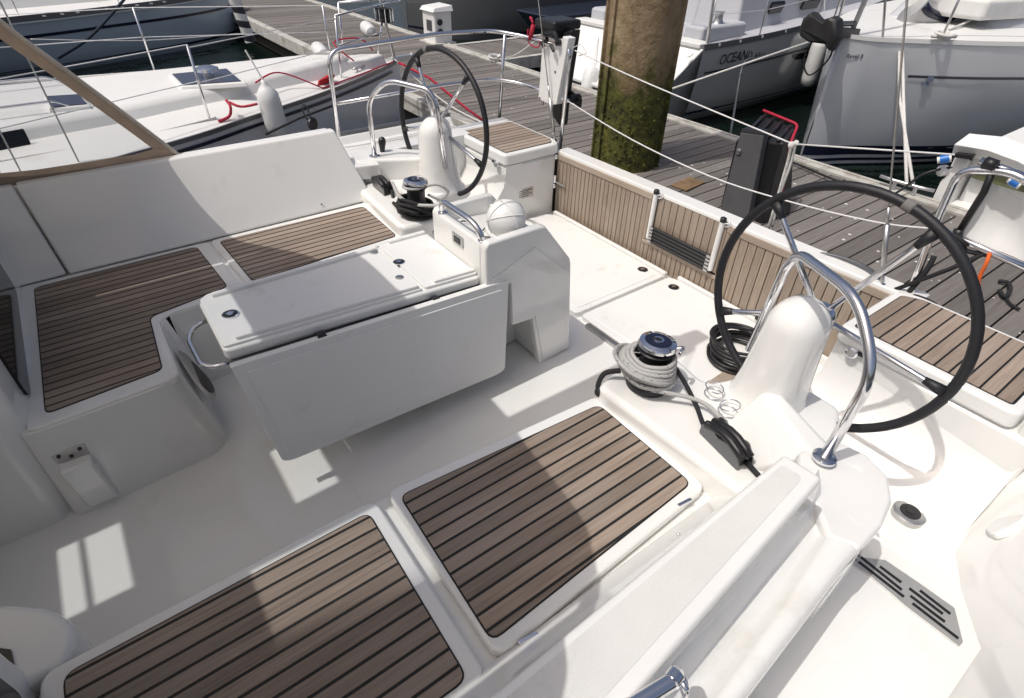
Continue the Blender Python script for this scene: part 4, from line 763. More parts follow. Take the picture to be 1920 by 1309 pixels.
panel(-1.02, XA, -.09, .0, BEIGEL, 'roof'); panel(-1.02, XA, .0, .46, VINYL, 'window')
panel(-1.89, XB, yB, yA, BEIGEL, 'roof')
for a, b, m, nm in ((yB, -.10, BEIGEL, 'roof'), (-.10, .24, VINYL, 'window'), (.24, yA, BEIGEL, 'roof')): panel(-2.08, -1.89, a, b, m, nm)
panel(-2.5, -2.08, yB, yA, BEIGEL, 'roof')
mk('window_bar', tube([(-2.02, -.10, roofz(-1.92, 0) - .01), (-2.02, .24, roofz(-1.92, 0) - .01)], .012, 6), BEIGEL, sh_)
# starboard side screen: clear window, beige skirt
side_top = [p for p in es if p.y >= mid[0].y]
rows = []
for p in side_top:
    rows.append([V(p) + V(-.046, 0, -.038), V(-1.2, min(p.y, 1.74), p.z - .0), V(-2.1, min(p.y, 1.72), p.z)])
mk('side_window', strip2([r for r in rows if r[0].z < 1.74]), VINYL, sh_, smooth=True)
mk('side_cloth', strip2([r for r in rows if r[0].z > 1.66]), BEIGEL, sh_, smooth=True)
sk_pts = [((-0.0041, 1.7500, 0.8110), (-0.1345, 1.7400, 0.8685)), ((-0.2985, 1.7500, 0.7921), (-0.2513, 1.7400, 0.8546)), ((-0.5263, 1.7500, 0.7946), (-0.4781, 1.7400, 0.8577)), ((-0.7410, 1.7500, 0.7916), (-0.6896, 1.7400, 0.8605)), ((-0.8716, 1.7500, 0.8009), (-0.8401, 1.7400, 0.8724)), ((-1.4, 1.76, .80), (-1.4, 1.75, .90))]
mk('skirt', strip2([[V(a), V(b)] for a, b in sk_pts]), BEIGE, sh_, smooth=True)
mk('frame_tube', tube(spline([(-.85, 1.78, .80), (-.95, 1.76, 1.2), (-1.05, 1.70, 1.6), (-1.1, 1.3, 1.95)], 6), .011, 8), STEELB, sh_, smooth=True)
rows = []
for p in [q for q in es if q.y < mid[-1].y]: rows.append([V(p), V(-1.3, max(p.y, -1.88), p.z), V(-2.1, max(p.y, -1.86), p.z)])
mk('side_panel', strip2(rows), BEIGEL, sh_, smooth=True)
tf_ = tag(mk('hood_strut', [tube([(0.0013, -1.8019, 0.8000), (0.1345, -1.8228, 0.8000)], .016, 14), lathe([(.018, 0), (.018, .02), (.010, .03)], (0.1345, -1.8228, 0.8000), (.94, .15, 0), 16)], STEEL, None, smooth='ang'), 'stainless strut end of the spray hood at the lower edge of the coaming', 'strut')
sp0 = V((0.1598, -1.8408, 0.7750))
sk_ = tag(mk('shackle', [tube([sp0 + V(.010 * math.cos(2 * math.pi * k / 20), .014 * math.cos(2 * math.pi * k / 20), .020 * math.sin(2 * math.pi * k / 20)) for k in range(20)], .0035, 8, True), lathe([(.007, -.014), (.007, .014)], sp0 + V(-.008, .002, .022), (.3, 1, 0), 10)], STEEL, None, smooth=True), 'small steel shackle ring hanging from the hood strut', 'shackle')
bo = thing('boom', 'aluminium boom with furled sail above the cockpit', 'boom', (.62, -.30, 2.35))
A_, B_ = V(.70, -.33, 2.35), V(-6.4, 0, 2.30)
mk('spar', tube([A_, B_], .085, 14), ALU, bo, smooth='ang')
mk('end_fitting', obox(A_ + V(.06, 0, 0), (.07, 0, 0), (0, .05, 0), (0, 0, .09)), DARKM, bo, bevel=.01)
mk('furled_sail', tube([A_ + V(-.5, 0, .16), A_ + V(-2.5, .1, .24), B_ + V(.3, 0, .36)], .10, 12, r2=.22), CLOTH, bo, smooth=True)
mk('topping_lift', tube([A_ + V(.12, 0, .06), MAST], .006, 6), ROPEW, bo)
ma = thing('mast', 'aluminium mast of the yacht forward of the cockpit', 'mast', (-6.6, 0, .8))
mk('spar', tube([(-6.6, 0, .8), MAST], .11, 14), ALU, ma, smooth='ang')


# ================================================================== things on the pontoon
pl = thing('mooring_pile', 'tall round concrete pile stained brown above and green with moss below', 'pile', (4.10, 2.10, -.6))
PR = .335
rings = []
for z in [-.7 + .1 * i for i in range(48)]:
    ring = []
    for k in range(72):
        a = 2 * math.pi * k / 72; r = PR * (1 + .006 * math.sin(3 * a + z * 4) + .004 * math.sin(7 * a - z * 9) + rnd.uniform(-.003, .003))
        ring.append((4.10 + r * math.cos(a), 2.10 + r * math.sin(a), z))
    rings.append(ring)
mk('shaft', loft(rings), PILE, pl, smooth=True)
for da in (2.62, 3.02):
    mk('guide_strip', [obox((4.10 + (PR + .012) * math.cos(da), 2.10 + (PR + .012) * math.sin(da), 1.6), (.016 * math.cos(da), .016 * math.sin(da), 0), (-.020 * math.sin(da), .020 * math.cos(da), 0), (0, 0, 2.2))], PILE, pl, bevel=.004)
a = 5.35
mk('guide_strip', [obox((4.10 + (PR + .012) * math.cos(a), 2.10 + (PR + .012) * math.sin(a), 1.6), (.02 * math.cos(a), .02 * math.sin(a), 0), (-.05 * math.sin(a), .05 * math.cos(a), 0), (0, 0, 2.2))], PILE, pl, bevel=.004)
mk('mussels', [sphere((4.10 + (PR + .004) * math.cos(t), 2.10 + (PR + .004) * math.sin(t), z), rnd.uniform(.006, .014), rnd.uniform(.7, 1.4), 7, 5) for t, z in [(rnd.uniform(2.4, 5.6), rnd.triangular(-.15, .62, .15)) for _ in range(170)]], PILE, pl)['kind'] = 'stuff'
# black safety-ladder housing with grey post and red frame
bl = thing('ladder_station', 'tall black ladder station with grey post and red frame on the pontoon', 'ladder station', (4.1, .5, ZD))
g0, g1, g2, g3 = V((3.9300, 0.7135, -0.1797)), V((3.9300, 0.4276, -0.1197)), V((3.9300, 0.5036, 0.5741)), V((3.9300, 0.7157, 0.5440))
g0.z = g1.z = ZD; o_ = V(.075, 0, .004)
mk('post', hexa([g0, g1, g1 + o_, g0 + o_], [g3, g2, g2 + o_, g3 + o_]), POSTG, bl, bevel=.008)
mk('post_cap', hexa([g3 + V(-.002, .004, 0), g2 + V(-.002, -.004, 0), g2 + o_ + V(.002, -.004, 0), g3 + o_ + V(.002, .004, 0)], [g3 + V(.01, .0, .03), g2 + V(.01, 0, .03), g2 + o_ + V(0, 0, .03), g3 + o_ + V(0, 0, .03)]), BLACK, bl, bevel=.006)
mk('post_bolt', lathe([(.024, 0), (.024, .012), (.012, .018)], (3.9300, 0.6793, 0.3968), (-1, 0, 0), 16), STEELB, bl, smooth='ang')
t0, t1, t2, t3 = V((4.0100, 0.7873, 0.4503)), V((4.0100, 0.3625, 0.5397)), V((4.4200, 0.5305, 0.5454)), V((4.4200, 0.8637, 0.5794))
h0, h1 = V((4.0100, 0.7755, -0.2398)), V((4.0100, 0.3372, -0.2054)); h0.z = h1.z = ZD
h2, h3 = V(h1.x + .42, h1.y - .02, ZD), V(h0.x + .42, h0.y, ZD)
mk('housing', hexa([h0, h1, h2, h3], [t0, t1, t2, t3]), BLACK, bl, bevel=.02, seg=3)
for i in range(4):
    f_ = .12 + .25 * i; a = t0.lerp(t1, f_); b = t3.lerp(t2, f_)
    mk('top_rib', tube([a + V(0, 0, .012), b + V(0, 0, .012)], .013, 6), DARKM, bl, smooth=True)
mk('red_frame', tube(fillet([t3 + V(.01, 0, .03), t2 + V(.01, -.015, .03), t1.lerp(t2, .5) + V(0, -.03, -.05), h1.lerp(h2, .4) + V(0, -.02, .1)], .05), .011, 10), RED, bl, smooth=True)
for p in ((3.9950, 0.5359, 0.5376), (3.9950, 0.5223, 0.4382), (3.9950, 0.5653, 0.2095)): mk('screw', lathe([(.012, 0), (.010, .004)], p, (-1, 0, 0), 8), GREYM, bl)
# white power pedestal
wp_ = thing('power_pedestal', 'white power pedestal with sockets on the edge of the pontoon', 'power pedestal', (5.75, 9.0, ZD))
mk('body', prism(rp([(5.55, 8.62), (5.93, 8.62), (5.93, 9.08), (5.55, 9.08)], .03), ZD, .40), WHITE, wp_, bevel=.01)
mk('sloped_top', hexa([(5.51, 8.59, .40), (5.96, 8.59, .40), (5.96, 9.12, .40), (5.51, 9.12, .40)], [(5.56, 8.62, .47), (5.95, 8.62, .50), (5.95, 9.09, .50), (5.56, 9.09, .47)]), WHITE, wp_, bevel=.012)
for z in (.24, .08): mk('socket', lathe([(.055, 0), (.055, .03), (.035, .045)], (5.66, 8.62, z), (0, -1, -.3), 14), DARKM, wp_, smooth='ang')
mk('meter_window', box(5.543, 5.552, 8.72, 8.92, .08, .26), GREYM, wp_)
mk('base_plate', box(5.48, 5.98, 8.55, 9.15, ZD, ZD + .04), ALUEDGE, wp_, bevel=.01)
def cleat(label, c, ang, L=.17):
    t = thing('cleat', label, 'cleat', c, 'dock cleats'); c = V(c); u = V(math.cos(ang), math.sin(ang), 0)
    mk('horns', tube([c - u * L + V(0, 0, .085), c - u * L * .5 + V(0, 0, .078), c + u * L * .5 + V(0, 0, .078), c + u * L + V(0, 0, .085)], .016, 10), ALU, t, smooth=True)
    for k in (-.38, .38): mk('leg', lathe([(.026, 0), (.017, .03), (.017, .08)], c + u * L * k, (0, 0, 1), 12), ALU, t, smooth='ang')
cleat('grey dock cleat on the pontoon edge below the white sea rope', (5.74, -.03, ZD + .025), math.pi / 2 + .1, .24)
cleat('grey dock cleat wrapped in rope on the pontoon edge near the white pedestal', (5.70, 6.85, ZD + .025), math.pi / 2, .16)
tag(mk('cleat_rope', [tube(coil((5.70, 6.85, ZD + .05), .07, .10, .0, .05, 3, .1, .2), .013, 7), tube(spline([(5.70, 6.85, ZD + .08), (6.2, 6.95, ZD + .04), (6.9, 7.2, ZD + .2)], 6), .011, 6)], ROPEW, None, smooth=True), 'pale rope turned round the dock cleat near the white pedestal', 'rope')
tag(mk('shore_cable', tube(spline([(5.1913, 1.3459, -0.1200), (5.5352, 1.1207, -0.1200), (5.4362, 0.5219, -0.1100), (5.4775, 0.2175, -0.1100), (5.5053, -0.0301, -0.1000), (5.86, -.1, .05), (5.98, -.32, .17)], 7), .011, 7), BLACK, None, smooth=True), 'black shore power cable along the pontoon edge to the blue plug', 'cable')
tag(mk('wooden_scrap', obox((4.1676, 1.2809, -0.1380), (.16, .02, 0), (-.01, .09, 0), (0, 0, .006)), mat('rusty_scrap', (.20, .13, .07), .9, var=.3, vscale=9), None), 'brown stained scrap board on the pontoon at the foot of the pile', 'board')
tag(mk('hook_strap', [tube(spline([(4.6155, -1.2478, -0.1300), (4.6251, -1.3013, -0.1200), (4.5100, -1.3541, -0.1200), (4.3876, -1.3632, -0.1200), (4.4686, -1.3065, -0.1300)], 6), .014, 7), tube(spline([(4.4137, -1.3624, -0.1300), (4.3337, -1.4225, -0.1300), (4.3089, -1.4849, -0.1300)], 5), .010, 6)], ROPEB, None, smooth=True), 'small black strap loop lying on the pontoon at right', 'strap')
for i, (p, lb) in enumerate((((3.2916, 8.6649, -0.0500), 'white round fender on the pontoon edge behind the left yacht'), ((4.9410, 10.3175, -0.0500), 'cream fender hung on the far edge of the pontoon by the furler'))):
    tag(mk('fender', lathe([(.02, -.24), (.10, -.20), (.125, -.12), (.125, .12), (.10, .20), (.02, .24)], p, (.1, 1, .15), 18), FENDER, None, smooth='ang'), lb, 'fender', 'loose fenders')

# ================================================================== neighbouring boats
def lerp_pts(pts, n):
    s = spline([V(p) for p in pts], n); return s
def boat(near, far, zwl=-.72, keel=.30, hull_m=HULLW, deck_m=DECKW, parent=None, crown=.10, flare=.12, bands=(), stern=True, n=5, power=1.0):
    N = lerp_pts(near, n); F_ = lerp_pts(far, n); m = len(N); rows = []; W_ = 5
    for a, b in zip(N, F_):
        c = (a + b) / 2; row = []
        for i in range(W_ + 1):
            t = i / W_; z = a.z + (zwl - a.z) * t; k = flare * t ** 1.6 + (keel - flare) * max(0, t - .8) * 2
            p = a.lerp(c, min(k, .95)); row.append(V(p.x, p.y, z))
        rows.append(row)
    h = mk('hull', strip2(rows), hull_m, parent, smooth=True)
    rows2 = []
    for a, b in zip(N, F_):
        c = (a + b) / 2; row = []
        for i in range(W_ + 1):
            t = i / W_; z = b.z + (zwl - b.z) * t; k = flare * t ** 1.6 + (keel - flare) * max(0, t - .8) * 2
            p = b.lerp(c, min(k, .95)); row.append(V(p.x, p.y, z))
        rows2.append(row)
    mk('hull', strip2(rows2), hull_m, parent, smooth=True)
    d = []
    for a, b in zip(N, F_):
        row = []
        for i in range(9):
            t = i / 8; p = a.lerp(b, t); wdt = (a - b).length; row.append(V(p.x, p.y, p.z + crown * min(1, wdt / 2) * math.sin(math.pi * t) ** .7 - .004))
        d.append(row)
    dk = mk('deck', strip2(d), deck_m, parent, smooth=True)
    for z0, z1, m_ in bands:            # painted boot-top bands standing 3 mm proud of the hull
        rb = []
        for a, b in zip(N, F_):
            c = (a + b) / 2; row = []
            for z in (z0, z1):
                t = (z - a.z) / (zwl - a.z); k = flare * t ** 1.6 + (keel - flare) * max(0, t - .8) * 2; p = a.lerp(c, min(k, .95)); o = (a - c); o = o.normalized() * .006 if o.length > .02 else V(0, 0, 0); row.append(V(p.x, p.y, z) + o)
            rb.append(row)
        mk('painted_band', strip2(rb), m_, parent, smooth=True)
    return N, F_, rows
def posts(parent, base_pts, h, lean=(0, 0, 0), wires=2, r=.011, m=STEEL, wm=WIRE, names=('stanchion', 'guard_wire')):
    tops = []
    for p in base_pts:
        p = V(p); mk(names[0], tube([p, p + V(*lean) + V(0, 0, h)], r, 8), m, parent, smooth=True); tops.append((p, p + V(*lean) + V(0, 0, h)))
    for k in range(wires):
        f_ = 1 - k * .45
        for (a0, a1), (b0, b1) in zip(tops, tops[1:]): mk(names[1], tube([a0.lerp(a1, f_), b0.lerp(b1, f_)], .0045, 5), wm, parent)

# ---- yacht on the left, bow to the pontoon, grey topsides
LB = thing('moored_yacht', 'white decked yacht with grey topsides lying alongside on the left, bow to pontoon', 'yacht', (.5, 4.6, -.65))
Ln = [(3.09, 5.20, .405), (2.5, 4.74, .40), (1.735, 4.225, .40), (.836, 3.745, .40), (.136, 3.384, .40), (-1.2, 2.96, .40), (-3.0, 2.78, .40), (-7, 2.75, .42)]
Lf = [(3.09, 5.22, .405), (2.6, 5.38, .42), (1.92, 5.52, .45), (1.17, 5.68, .46), (.43, 5.80, .46), (-1.0, 6.02, .46), (-3.0, 6.1, .46), (-7, 6.1, .46)]
N, F_, _r = boat(Ln, Lf, hull_m=HULLG, parent=LB, crown=.10, flare=.16, keel=.5)
mk('toe_rail', loft([[p + V(0, 0, -.018), p + V(0, -.010, -.018), p + V(0, -.010, .018), p + V(.0, .014, .018)] for p in N[1:]]), GREYM, LB, smooth='ang')
mk('hull_stripe', strip2([[p + V(.006, -.012, -.055), p + V(.012, -.008, -.085)] for p in N[2:]]), NAVY, LB)
mk('toe_rail', loft([[p + V(0, 0, -.03), p + V(0, .012, -.03), p + V(0, .012, .02), p + V(.0, -.014, .02)] for p in F_[1:]]), DECKW, LB, smooth='ang')
cab = [(1.9, 4.70), (2.35, 4.97), (1.9, 5.20), (.2, 5.25), (-2, 5.25), (-6, 5.25), (-6, 3.55), (-2, 3.60), (-.2, 3.92), (.9, 4.25)]
mk('coachroof', taper([(x + (.0), y) for x, y in cab], [(x + (.12 if x > 1 else 0), y + (-.12 if y < 4.75 else .10)) for x, y in cab], .38, .60), DECKW, LB, bevel=.06, seg=4)
def lhatch(c4, vent):
    c4 = [V(p) for p in c4]; ce = sum(c4, V(0, 0, 0)) / 4
    fr = mk('hatch_frame', hexa([p.lerp(ce, -.10) + V(0, 0, -.03) for p in c4], [p.lerp(ce, -.05) + V(0, 0, .012) for p in c4]), WHITE, LB, bevel=.012)
    mk('hatch_glass', hexa([p.lerp(ce, .05) for p in c4], [p.lerp(ce, .06) + V(0, 0, .020) for p in c4]), HATCHG, fr, bevel=.006)
    if vent: mk('mushroom_vent', lathe([(.05, .0), (.05, .05), (.11, .055), (.105, .075), (.06, .095), (.01, .10)], ce + V(.02, -.02, .02), (0, 0, 1), 22), STEEL, fr, smooth='ang')
lhatch([(0.4277, 4.7813, 0.6150), (0.9589, 4.7531, 0.6150), (0.9402, 4.1178, 0.6150), (0.4264, 4.2482, 0.6150)], True)
lhatch([(-0.6103, 4.4423, 0.6200), (-0.3567, 4.3649, 0.6200), (-0.3311, 3.9771, 0.6200), (-0.5971, 4.0173, 0.6200)], False)
bn = [V(N[0]).lerp(N[4], 0) for _ in (0,)]
posts(LB, [(0.4970, 3.7663, 0.4100), (-1.0, 3.05, .41)], .62, (0, .0, 0))
posts(LB, [(2.3, 5.44, .43), (0.4090, 5.7800, 0.4804), (-1.0, 6.0, .46)], .60)
fp1, fp2 = V((2.0843, 4.6351, 0.4100)), V((2.7096, 5.1418, 0.4100))
pulp = [(tube([(2.0843, 4.6351, 0.4100), V((2.0843, 4.6351, 0.4100)) + V(.05, .02, .62)], .0125, 8)), tube([(2.7429, 5.1218, 0.4100), V((2.7429, 5.1218, 0.4100)) + V(.22, .05, .64)], .0125, 8), tube([(2.45, 5.42, .43), (2.50, 5.45, 1.05)], .0125, 8), tube(fillet([V((2.0843, 4.6351, 0.4100)) + V(.05, .02, .62), V((2.7429, 5.1218, 0.4100)) + V(.22, .05, .64), (3.25, 5.25, 1.06), (3.0, 5.40, 1.06), (2.50, 5.45, 1.05)], .1), .0125, 8), tube([V((2.0843, 4.6351, 0.4100)) + V(.03, .01, .34), V((2.7429, 5.1218, 0.4100)) + V(.13, .03, .34)], .010, 8)]
for g in pulp: mk('pulpit_tube', g, STEEL, LB, smooth=True)
mk('guard_wire', tube([V((0.4970, 3.7663, 0.4100)) + V(0, 0, .60), V((2.0843, 4.6351, 0.4100)) + V(.05, .02, .60)], .0045, 5), WIRE, LB)
mk('guard_wire', tube([V((0.4970, 3.7663, 0.4100)) + V(0, 0, .33), V((2.0843, 4.6351, 0.4100)) + V(.03, .01, .32)], .0045, 5), WIRE, LB)
fu = mk('furler_drum', lathe([(.05, -.08), (.105, -.07), (.105, -.05), (.085, -.04), (.085, .04), (.105, .05), (.105, .07), (.05, .08)], (2.93, 5.16, .93), (.10, 0, 1), 22), BLACK, LB, smooth='ang')
mk('furler_cage', [tube([V(2.93, 5.16, .93) + V(.108 * math.cos(t), .108 * math.sin(t), -.07), V(2.93, 5.16, .93) + V(.108 * math.cos(t), .108 * math.sin(t), .07)], .004, 5) for t in [k * math.pi / 5 for k in range(10)]], STEEL, fu)
mk('forestay', tube([(3.02, 5.18, .42), (2.93, 5.16, .93), (1.6, 5.0, 9)], .022, 8), ALU, LB, smooth=True)
mk('bow_roller', [obox((3.15, 5.24, .43), (.18, .04, .0), (-.01, .05, 0), (0, 0, .025))], ALU, LB, bevel=.006)
mk('anchor', [tube(fillet([(3.30, 5.27, .46), (3.45, 5.30, .36), (3.36, 5.29, .22)], .05), .022, 8), hexa([(3.22, 5.15, .20), (3.46, 5.22, .17), (3.46, 5.38, .17), (3.22, 5.44, .20)], [(3.26, 5.28, .26), (3.44, 5.28, .24), (3.44, 5.32, .24), (3.26, 5.32, .26)])], ALU, LB, bevel=.004)
mk('deck_locker', taper([(2.55, 4.92), (2.85, 5.12), (2.62, 5.24), (2.05, 5.22), (2.05, 4.92)], [(2.6, 4.90), (2.9, 5.12), (2.64, 5.28), (2.0, 5.28), (2.0, 4.88)], .40, .53), DECKW, LB, bevel=.03)
for y_ in (4.02, 4.98):
    mk('hand_rail', [tube(fillet([(-3.0, y_ - .06, .62), (-2.9, y_ - .06, .68), (-.55, y_, .68), (-.45, y_, .62)], .04), .011, 8)], STEEL, LB, smooth=True)
mk('jib_track', obox((-1.0, 3.42, .425), (.9, .10, 0), (-.002, .012, 0), (0, 0, .008)), DARKM, LB)
mk('cabin_window', obox((-1.25, 3.595, .525), (.45, .085, 0), (0, .012, .02), (0, .012, .045)), SMOKE, LB, bevel=.006)
mk('bow_cleat', [tube([(2.30, 4.78, .47), (2.50, 4.92, .47)], .012, 8), tube([(2.36, 4.82, .42), (2.36, 4.82, .47)], .010, 6), tube([(2.44, 4.88, .42), (2.44, 4.88, .47)], .010, 6)], ALU, LB, smooth=True)
mk('jib_sheet', tube(spline([(.55, 3.75, .45), (-.2, 3.55, .44), (-1.0, 3.42, .46), (-2.5, 3.2, .46)], 6), .008, 6), ROPEW, LB, smooth=True)
mk('shroud', tube([(-.55, 3.25, .42), (-.75, 4.2, 8)], .006, 6), STEELB, LB)
mk('shroud', tube([(-.9, 3.2, .42), (-.9, 4.2, 8)], .006, 6), STEELB, LB)
# loose gear on that yacht
def hangfender(label, top, bot, r, m=FENDER, rope_to=None):
    a, b = V(top), V(bot); d = b - a; L = d.length
    t = thing('hanging_fender', label, 'fender', b, 'hanging fenders')
    mk('body', lathe([(.018, 0), (.022, .03), (r * .55, .06), (r * .92, .11), (r, .17), (r, L - .14), (r * .85, L - .05), (r * .4, L - .005), (.01, L)], a, d, 24), m, t, smooth=True)
    if rope_to is not None: mk('lanyard', tube([a, rope_to], .007, 6), ROPEW, t)
    return t
hangfender('white cylindrical fender hanging over the grey topsides of the left yacht', (0.9927, 3.6200, 0.7319), (1.0230, 3.6200, 0.2276), .098, rope_to=(.93, 3.72, .96))
tag(mk('red_strap', [tube(spline([(2.98, 5.12, .425), (2.5, 4.80, .425), (2.05, 4.50, .43), (1.75, 4.32, .43)], 6), .009, 6), tube(spline([(1.75, 4.32, .43), (1.35, 4.35, .62), (1.05, 4.15, .60)], 6), .008, 6), tube(spline([(2.35, 4.85, .54), (2.2, 5.0, .72), (2.6, 5.2, .70), (2.75, 5.2, .56)], 6), .009, 6)], RED, None, smooth=True), 'red webbing strap along the toe rail of the left yacht', 'strap')
tag(mk('red_bag', [loft([ellring(1.80 + .02 * i, 4.47, .43 + .016 * i, (.13 + .02 * math.sin(i * 2.1)) * math.sin(.5 + i * .42), .055 * math.sin(.5 + i * .42), 16, .55 + .1 * math.sin(i * 1.7), 1.4) for i in range(6)])], REDCLOTH, None, smooth=True), 'crumpled red cloth bag on the foredeck of the left yacht', 'bag')
tag(mk('red_lashing', [tube(spline([(0.6866, 3.8264, 0.5600), (0.6939, 3.7566, 0.5200), (0.6574, 3.7268, 0.4500), (0.5512, 3.6875, 0.4300)], 6), .013, 6), tube(spline([(0.7073, 3.8219, 0.5400), (0.7726, 3.7069, 0.5200), (0.8893, 3.6003, 0.5500)], 6), .012, 6)], RED, None, smooth=True), 'red lashing tied round the near stanchion of the left yacht', 'strap')
tag(mk('red_mooring_strap', tube([(3.0097, 5.0431, 0.4200), (3.20, 4.62, .30), (3.46, 4.20, .0), (3.62, 3.95, ZD)], .016, 8), RED, None, smooth=True), 'red mooring strap stretched from the left yacht bow down to the pontoon', 'strap')
tag(mk('deck_rope', [tube(spline([V(1.95 + rnd.uniform(-.16, .16), 4.88 + rnd.uniform(-.10, .10), .55 + rnd.uniform(0, .05)) for _ in range(16)], 6), .014, 7), tube(spline([(1.95, 5.42, .47), (2.2, 5.45, .55), (2.45, 5.35, .50), (2.6, 5.5, .46)], 6), .018, 7)], ROPEW, None, smooth=True), 'white rope heaped on the foredeck of the left yacht', 'rope')
tag(mk('black_line', [tube([(0.7356, 2.9000, 0.4941), (1.0233, 2.9000, 0.5742), (1.4046, 2.9000, 0.6460)], .010, 7)], ROPEB, None, smooth=True), 'black line stretched between the fender and the far stern rail', 'rope')
bk_ = thing('snatch_block', 'black snatch block hanging on a thin strap by the far stern rail', 'block', (0.9001, 2.2000, 0.7318))
mk('cheek', lathe([(.02, -.016), (.042, -.012), (.046, 0), (.042, .012), (.02, .016)], (0.9100, 2.2000, 0.7228), (.5, -.8, .1), 18), BLACK, bk_, smooth='ang')
mk('strap', tube(fillet([(0.8592, 2.2000, 0.8464), (0.8769, 2.2000, 0.8580), (0.8946, 2.2000, 0.8342), (0.9061, 2.2000, 0.7602), (0.8745, 2.2000, 0.7578), (0.8540, 2.2000, 0.8400)], .01), .005, 6), BLACK, bk_)
mk('tail', tube([(0.9178, 2.2000, 0.6843), (0.9105, 2.2000, 0.6098)], .010, 6), BLACK, bk_)
tag(mk('striped_pole', [tube([(1.7405, 7.2000, 1.0589), (1.8363, 7.2000, 0.4414)], .075, 14)], (lambda m: m)(mat('black_white_stripes', (.7, .7, .68), .5)), None, smooth='ang'), 'black and white striped pole beside the pontoon edge', 'pole')
m_ = bpy.data.materials['black_white_stripes']; nn = m_.node_tree.nodes; ll = m_.node_tree.links
tcn = nn.new('ShaderNodeTexCoord'); sx = nn.new('ShaderNodeSeparateXYZ'); ll.new(tcn.outputs['Object'], sx.inputs[0])
mm = nn.new('ShaderNodeMath'); mm.operation = 'MULTIPLY_ADD'; ll.new(sx.outputs[2], mm.inputs[0]); mm.inputs[1].default_value = 6.0; ll.new(sx.outputs[0], mm.inputs[2])
fr_ = nn.new('ShaderNodeMath'); fr_.operation = 'FRACT'; ll.new(mm.outputs[0], fr_.inputs[0]); gt = nn.new('ShaderNodeMath'); gt.operation = 'GREATER_THAN'; gt.inputs[1].default_value = .5; ll.new(fr_.outputs[0], gt.inputs[0])
mxn = nn.new('ShaderNodeMix'); mxn.data_type = 'RGBA'; mxn.inputs['A'].default_value = (.7, .7, .68, 1); mxn.inputs['B'].default_value = (.02, .02, .03, 1); ll.new(gt.outputs[0], mxn.inputs['Factor']); ll.new(mxn.outputs['Result'], nn['Principled BSDF'].inputs['Base Color'])
for i, (a, b, lb) in enumerate((((3.0, 5.2, .46), (3.55, 7.6, ZD), 'white mooring line from the left yacht bow to the pontoon'), ((3.0, 5.2, .46), (3.6, 3.6, ZD), 'short white bow line of the left yacht'), ((2.3, 5.4, .46), (3.5, 9.6, ZD), 'long white spring line of the left yacht'))):
    a = V(a); b = V(b); tag(mk('mooring_line', tube(spline([a, a.lerp(b, .5) + V(0, 0, -.12), b], 7), .011, 6), ROPEW, None, smooth=True), lb, 'rope', 'white mooring lines')
# ---- blue-grey yacht beyond it
FB = thing('moored_yacht', 'blue grey hulled yacht with a slotted toe rail, farthest left', 'yacht', (0, 14, -.65))
Fn = [(3.75, 15.2, .32), (3.0, 14.1, .28), (2.0, 13.35, .26), (.66, 12.72, .25), (-.7, 12.15, .25), (-3, 11.6, .25), (-8, 11.4, .25)]
Ff = [(3.75, 15.22, .32), (3.2, 15.6, .30), (2.2, 15.9, .28), (.9, 16.1, .28), (-.6, 16.3, .28), (-3, 16.4, .28), (-8, 16.4, .28)]
N, F_, _r = boat(Fn, Ff, hull_m=HULLB, parent=FB, crown=.12, flare=.10, keel=.3, bands=((.03, -.02, NAVY), (-.50, -.545, NAVY)))
mk('toe_rail', loft([[p + V(0, 0, -.005), p + V(0, -.02, -.005), p + V(0, -.02, .085), p + V(0, .0, .085)] for p in N[1:]]), GREYM, FB, smooth='ang')
for i in range(14):
    p = N[4].lerp(N[20], i / 14.0 * .95); q = min(N, key=lambda v: abs(v.x - p.x)); mk('rail_slot', obox((q.x, q.y - .024, q.z + .05), (.05, -.02, 0), (0, .003, 0), (0, 0, .012)), WHITE, FB)
mk('rub_strake', loft([[p + V(0, -.006, -.035), p + V(0, -.024, -.035), p + V(0, -.024, -.012), p + V(0, -.006, -.012)] for p in N[1:]]), WHITE, FB, smooth='ang')
posts(FB, [N[6] + V(0, .05, 0), N[14] + V(0, .05, 0), N[20] + V(0, .05, 0)], .62)
mk('coachroof', taper([(1.2, 13.8), (1.2, 15.4), (-6, 15.6), (-6, 12.8), (-.8, 13.2)], [(1.5, 13.7), (1.5, 15.5), (-6, 15.7), (-6, 12.7), (-.8, 13.0)], .25, .62), DECKW, FB, bevel=.05)
tag(mk('dark_rope', tube(spline([(-0.3963, 8.5000, 0.2459), (0.1092, 9.5000, 0.3241), (0.8531, 11.0000, 0.6051), (1.0652, 11.5000, 0.7061)], 6), .022, 7), mat('dark_blue_rope', (.012, .02, .035), .8), None, smooth=True), 'thick dark mooring rope slanting across the blue grey hull', 'rope')
tag(mk('pale_line', tube(spline([(-0.5884, 7.5000, 0.6249), (0.2006, 8.0000, 0.4692), (0.8944, 8.5000, 0.3525), (2.3055, 9.0000, 0.2651)], 6), .009, 6), ROPEW, None, smooth=True), 'thin pale line crossing in front of the blue grey hull', 'rope')
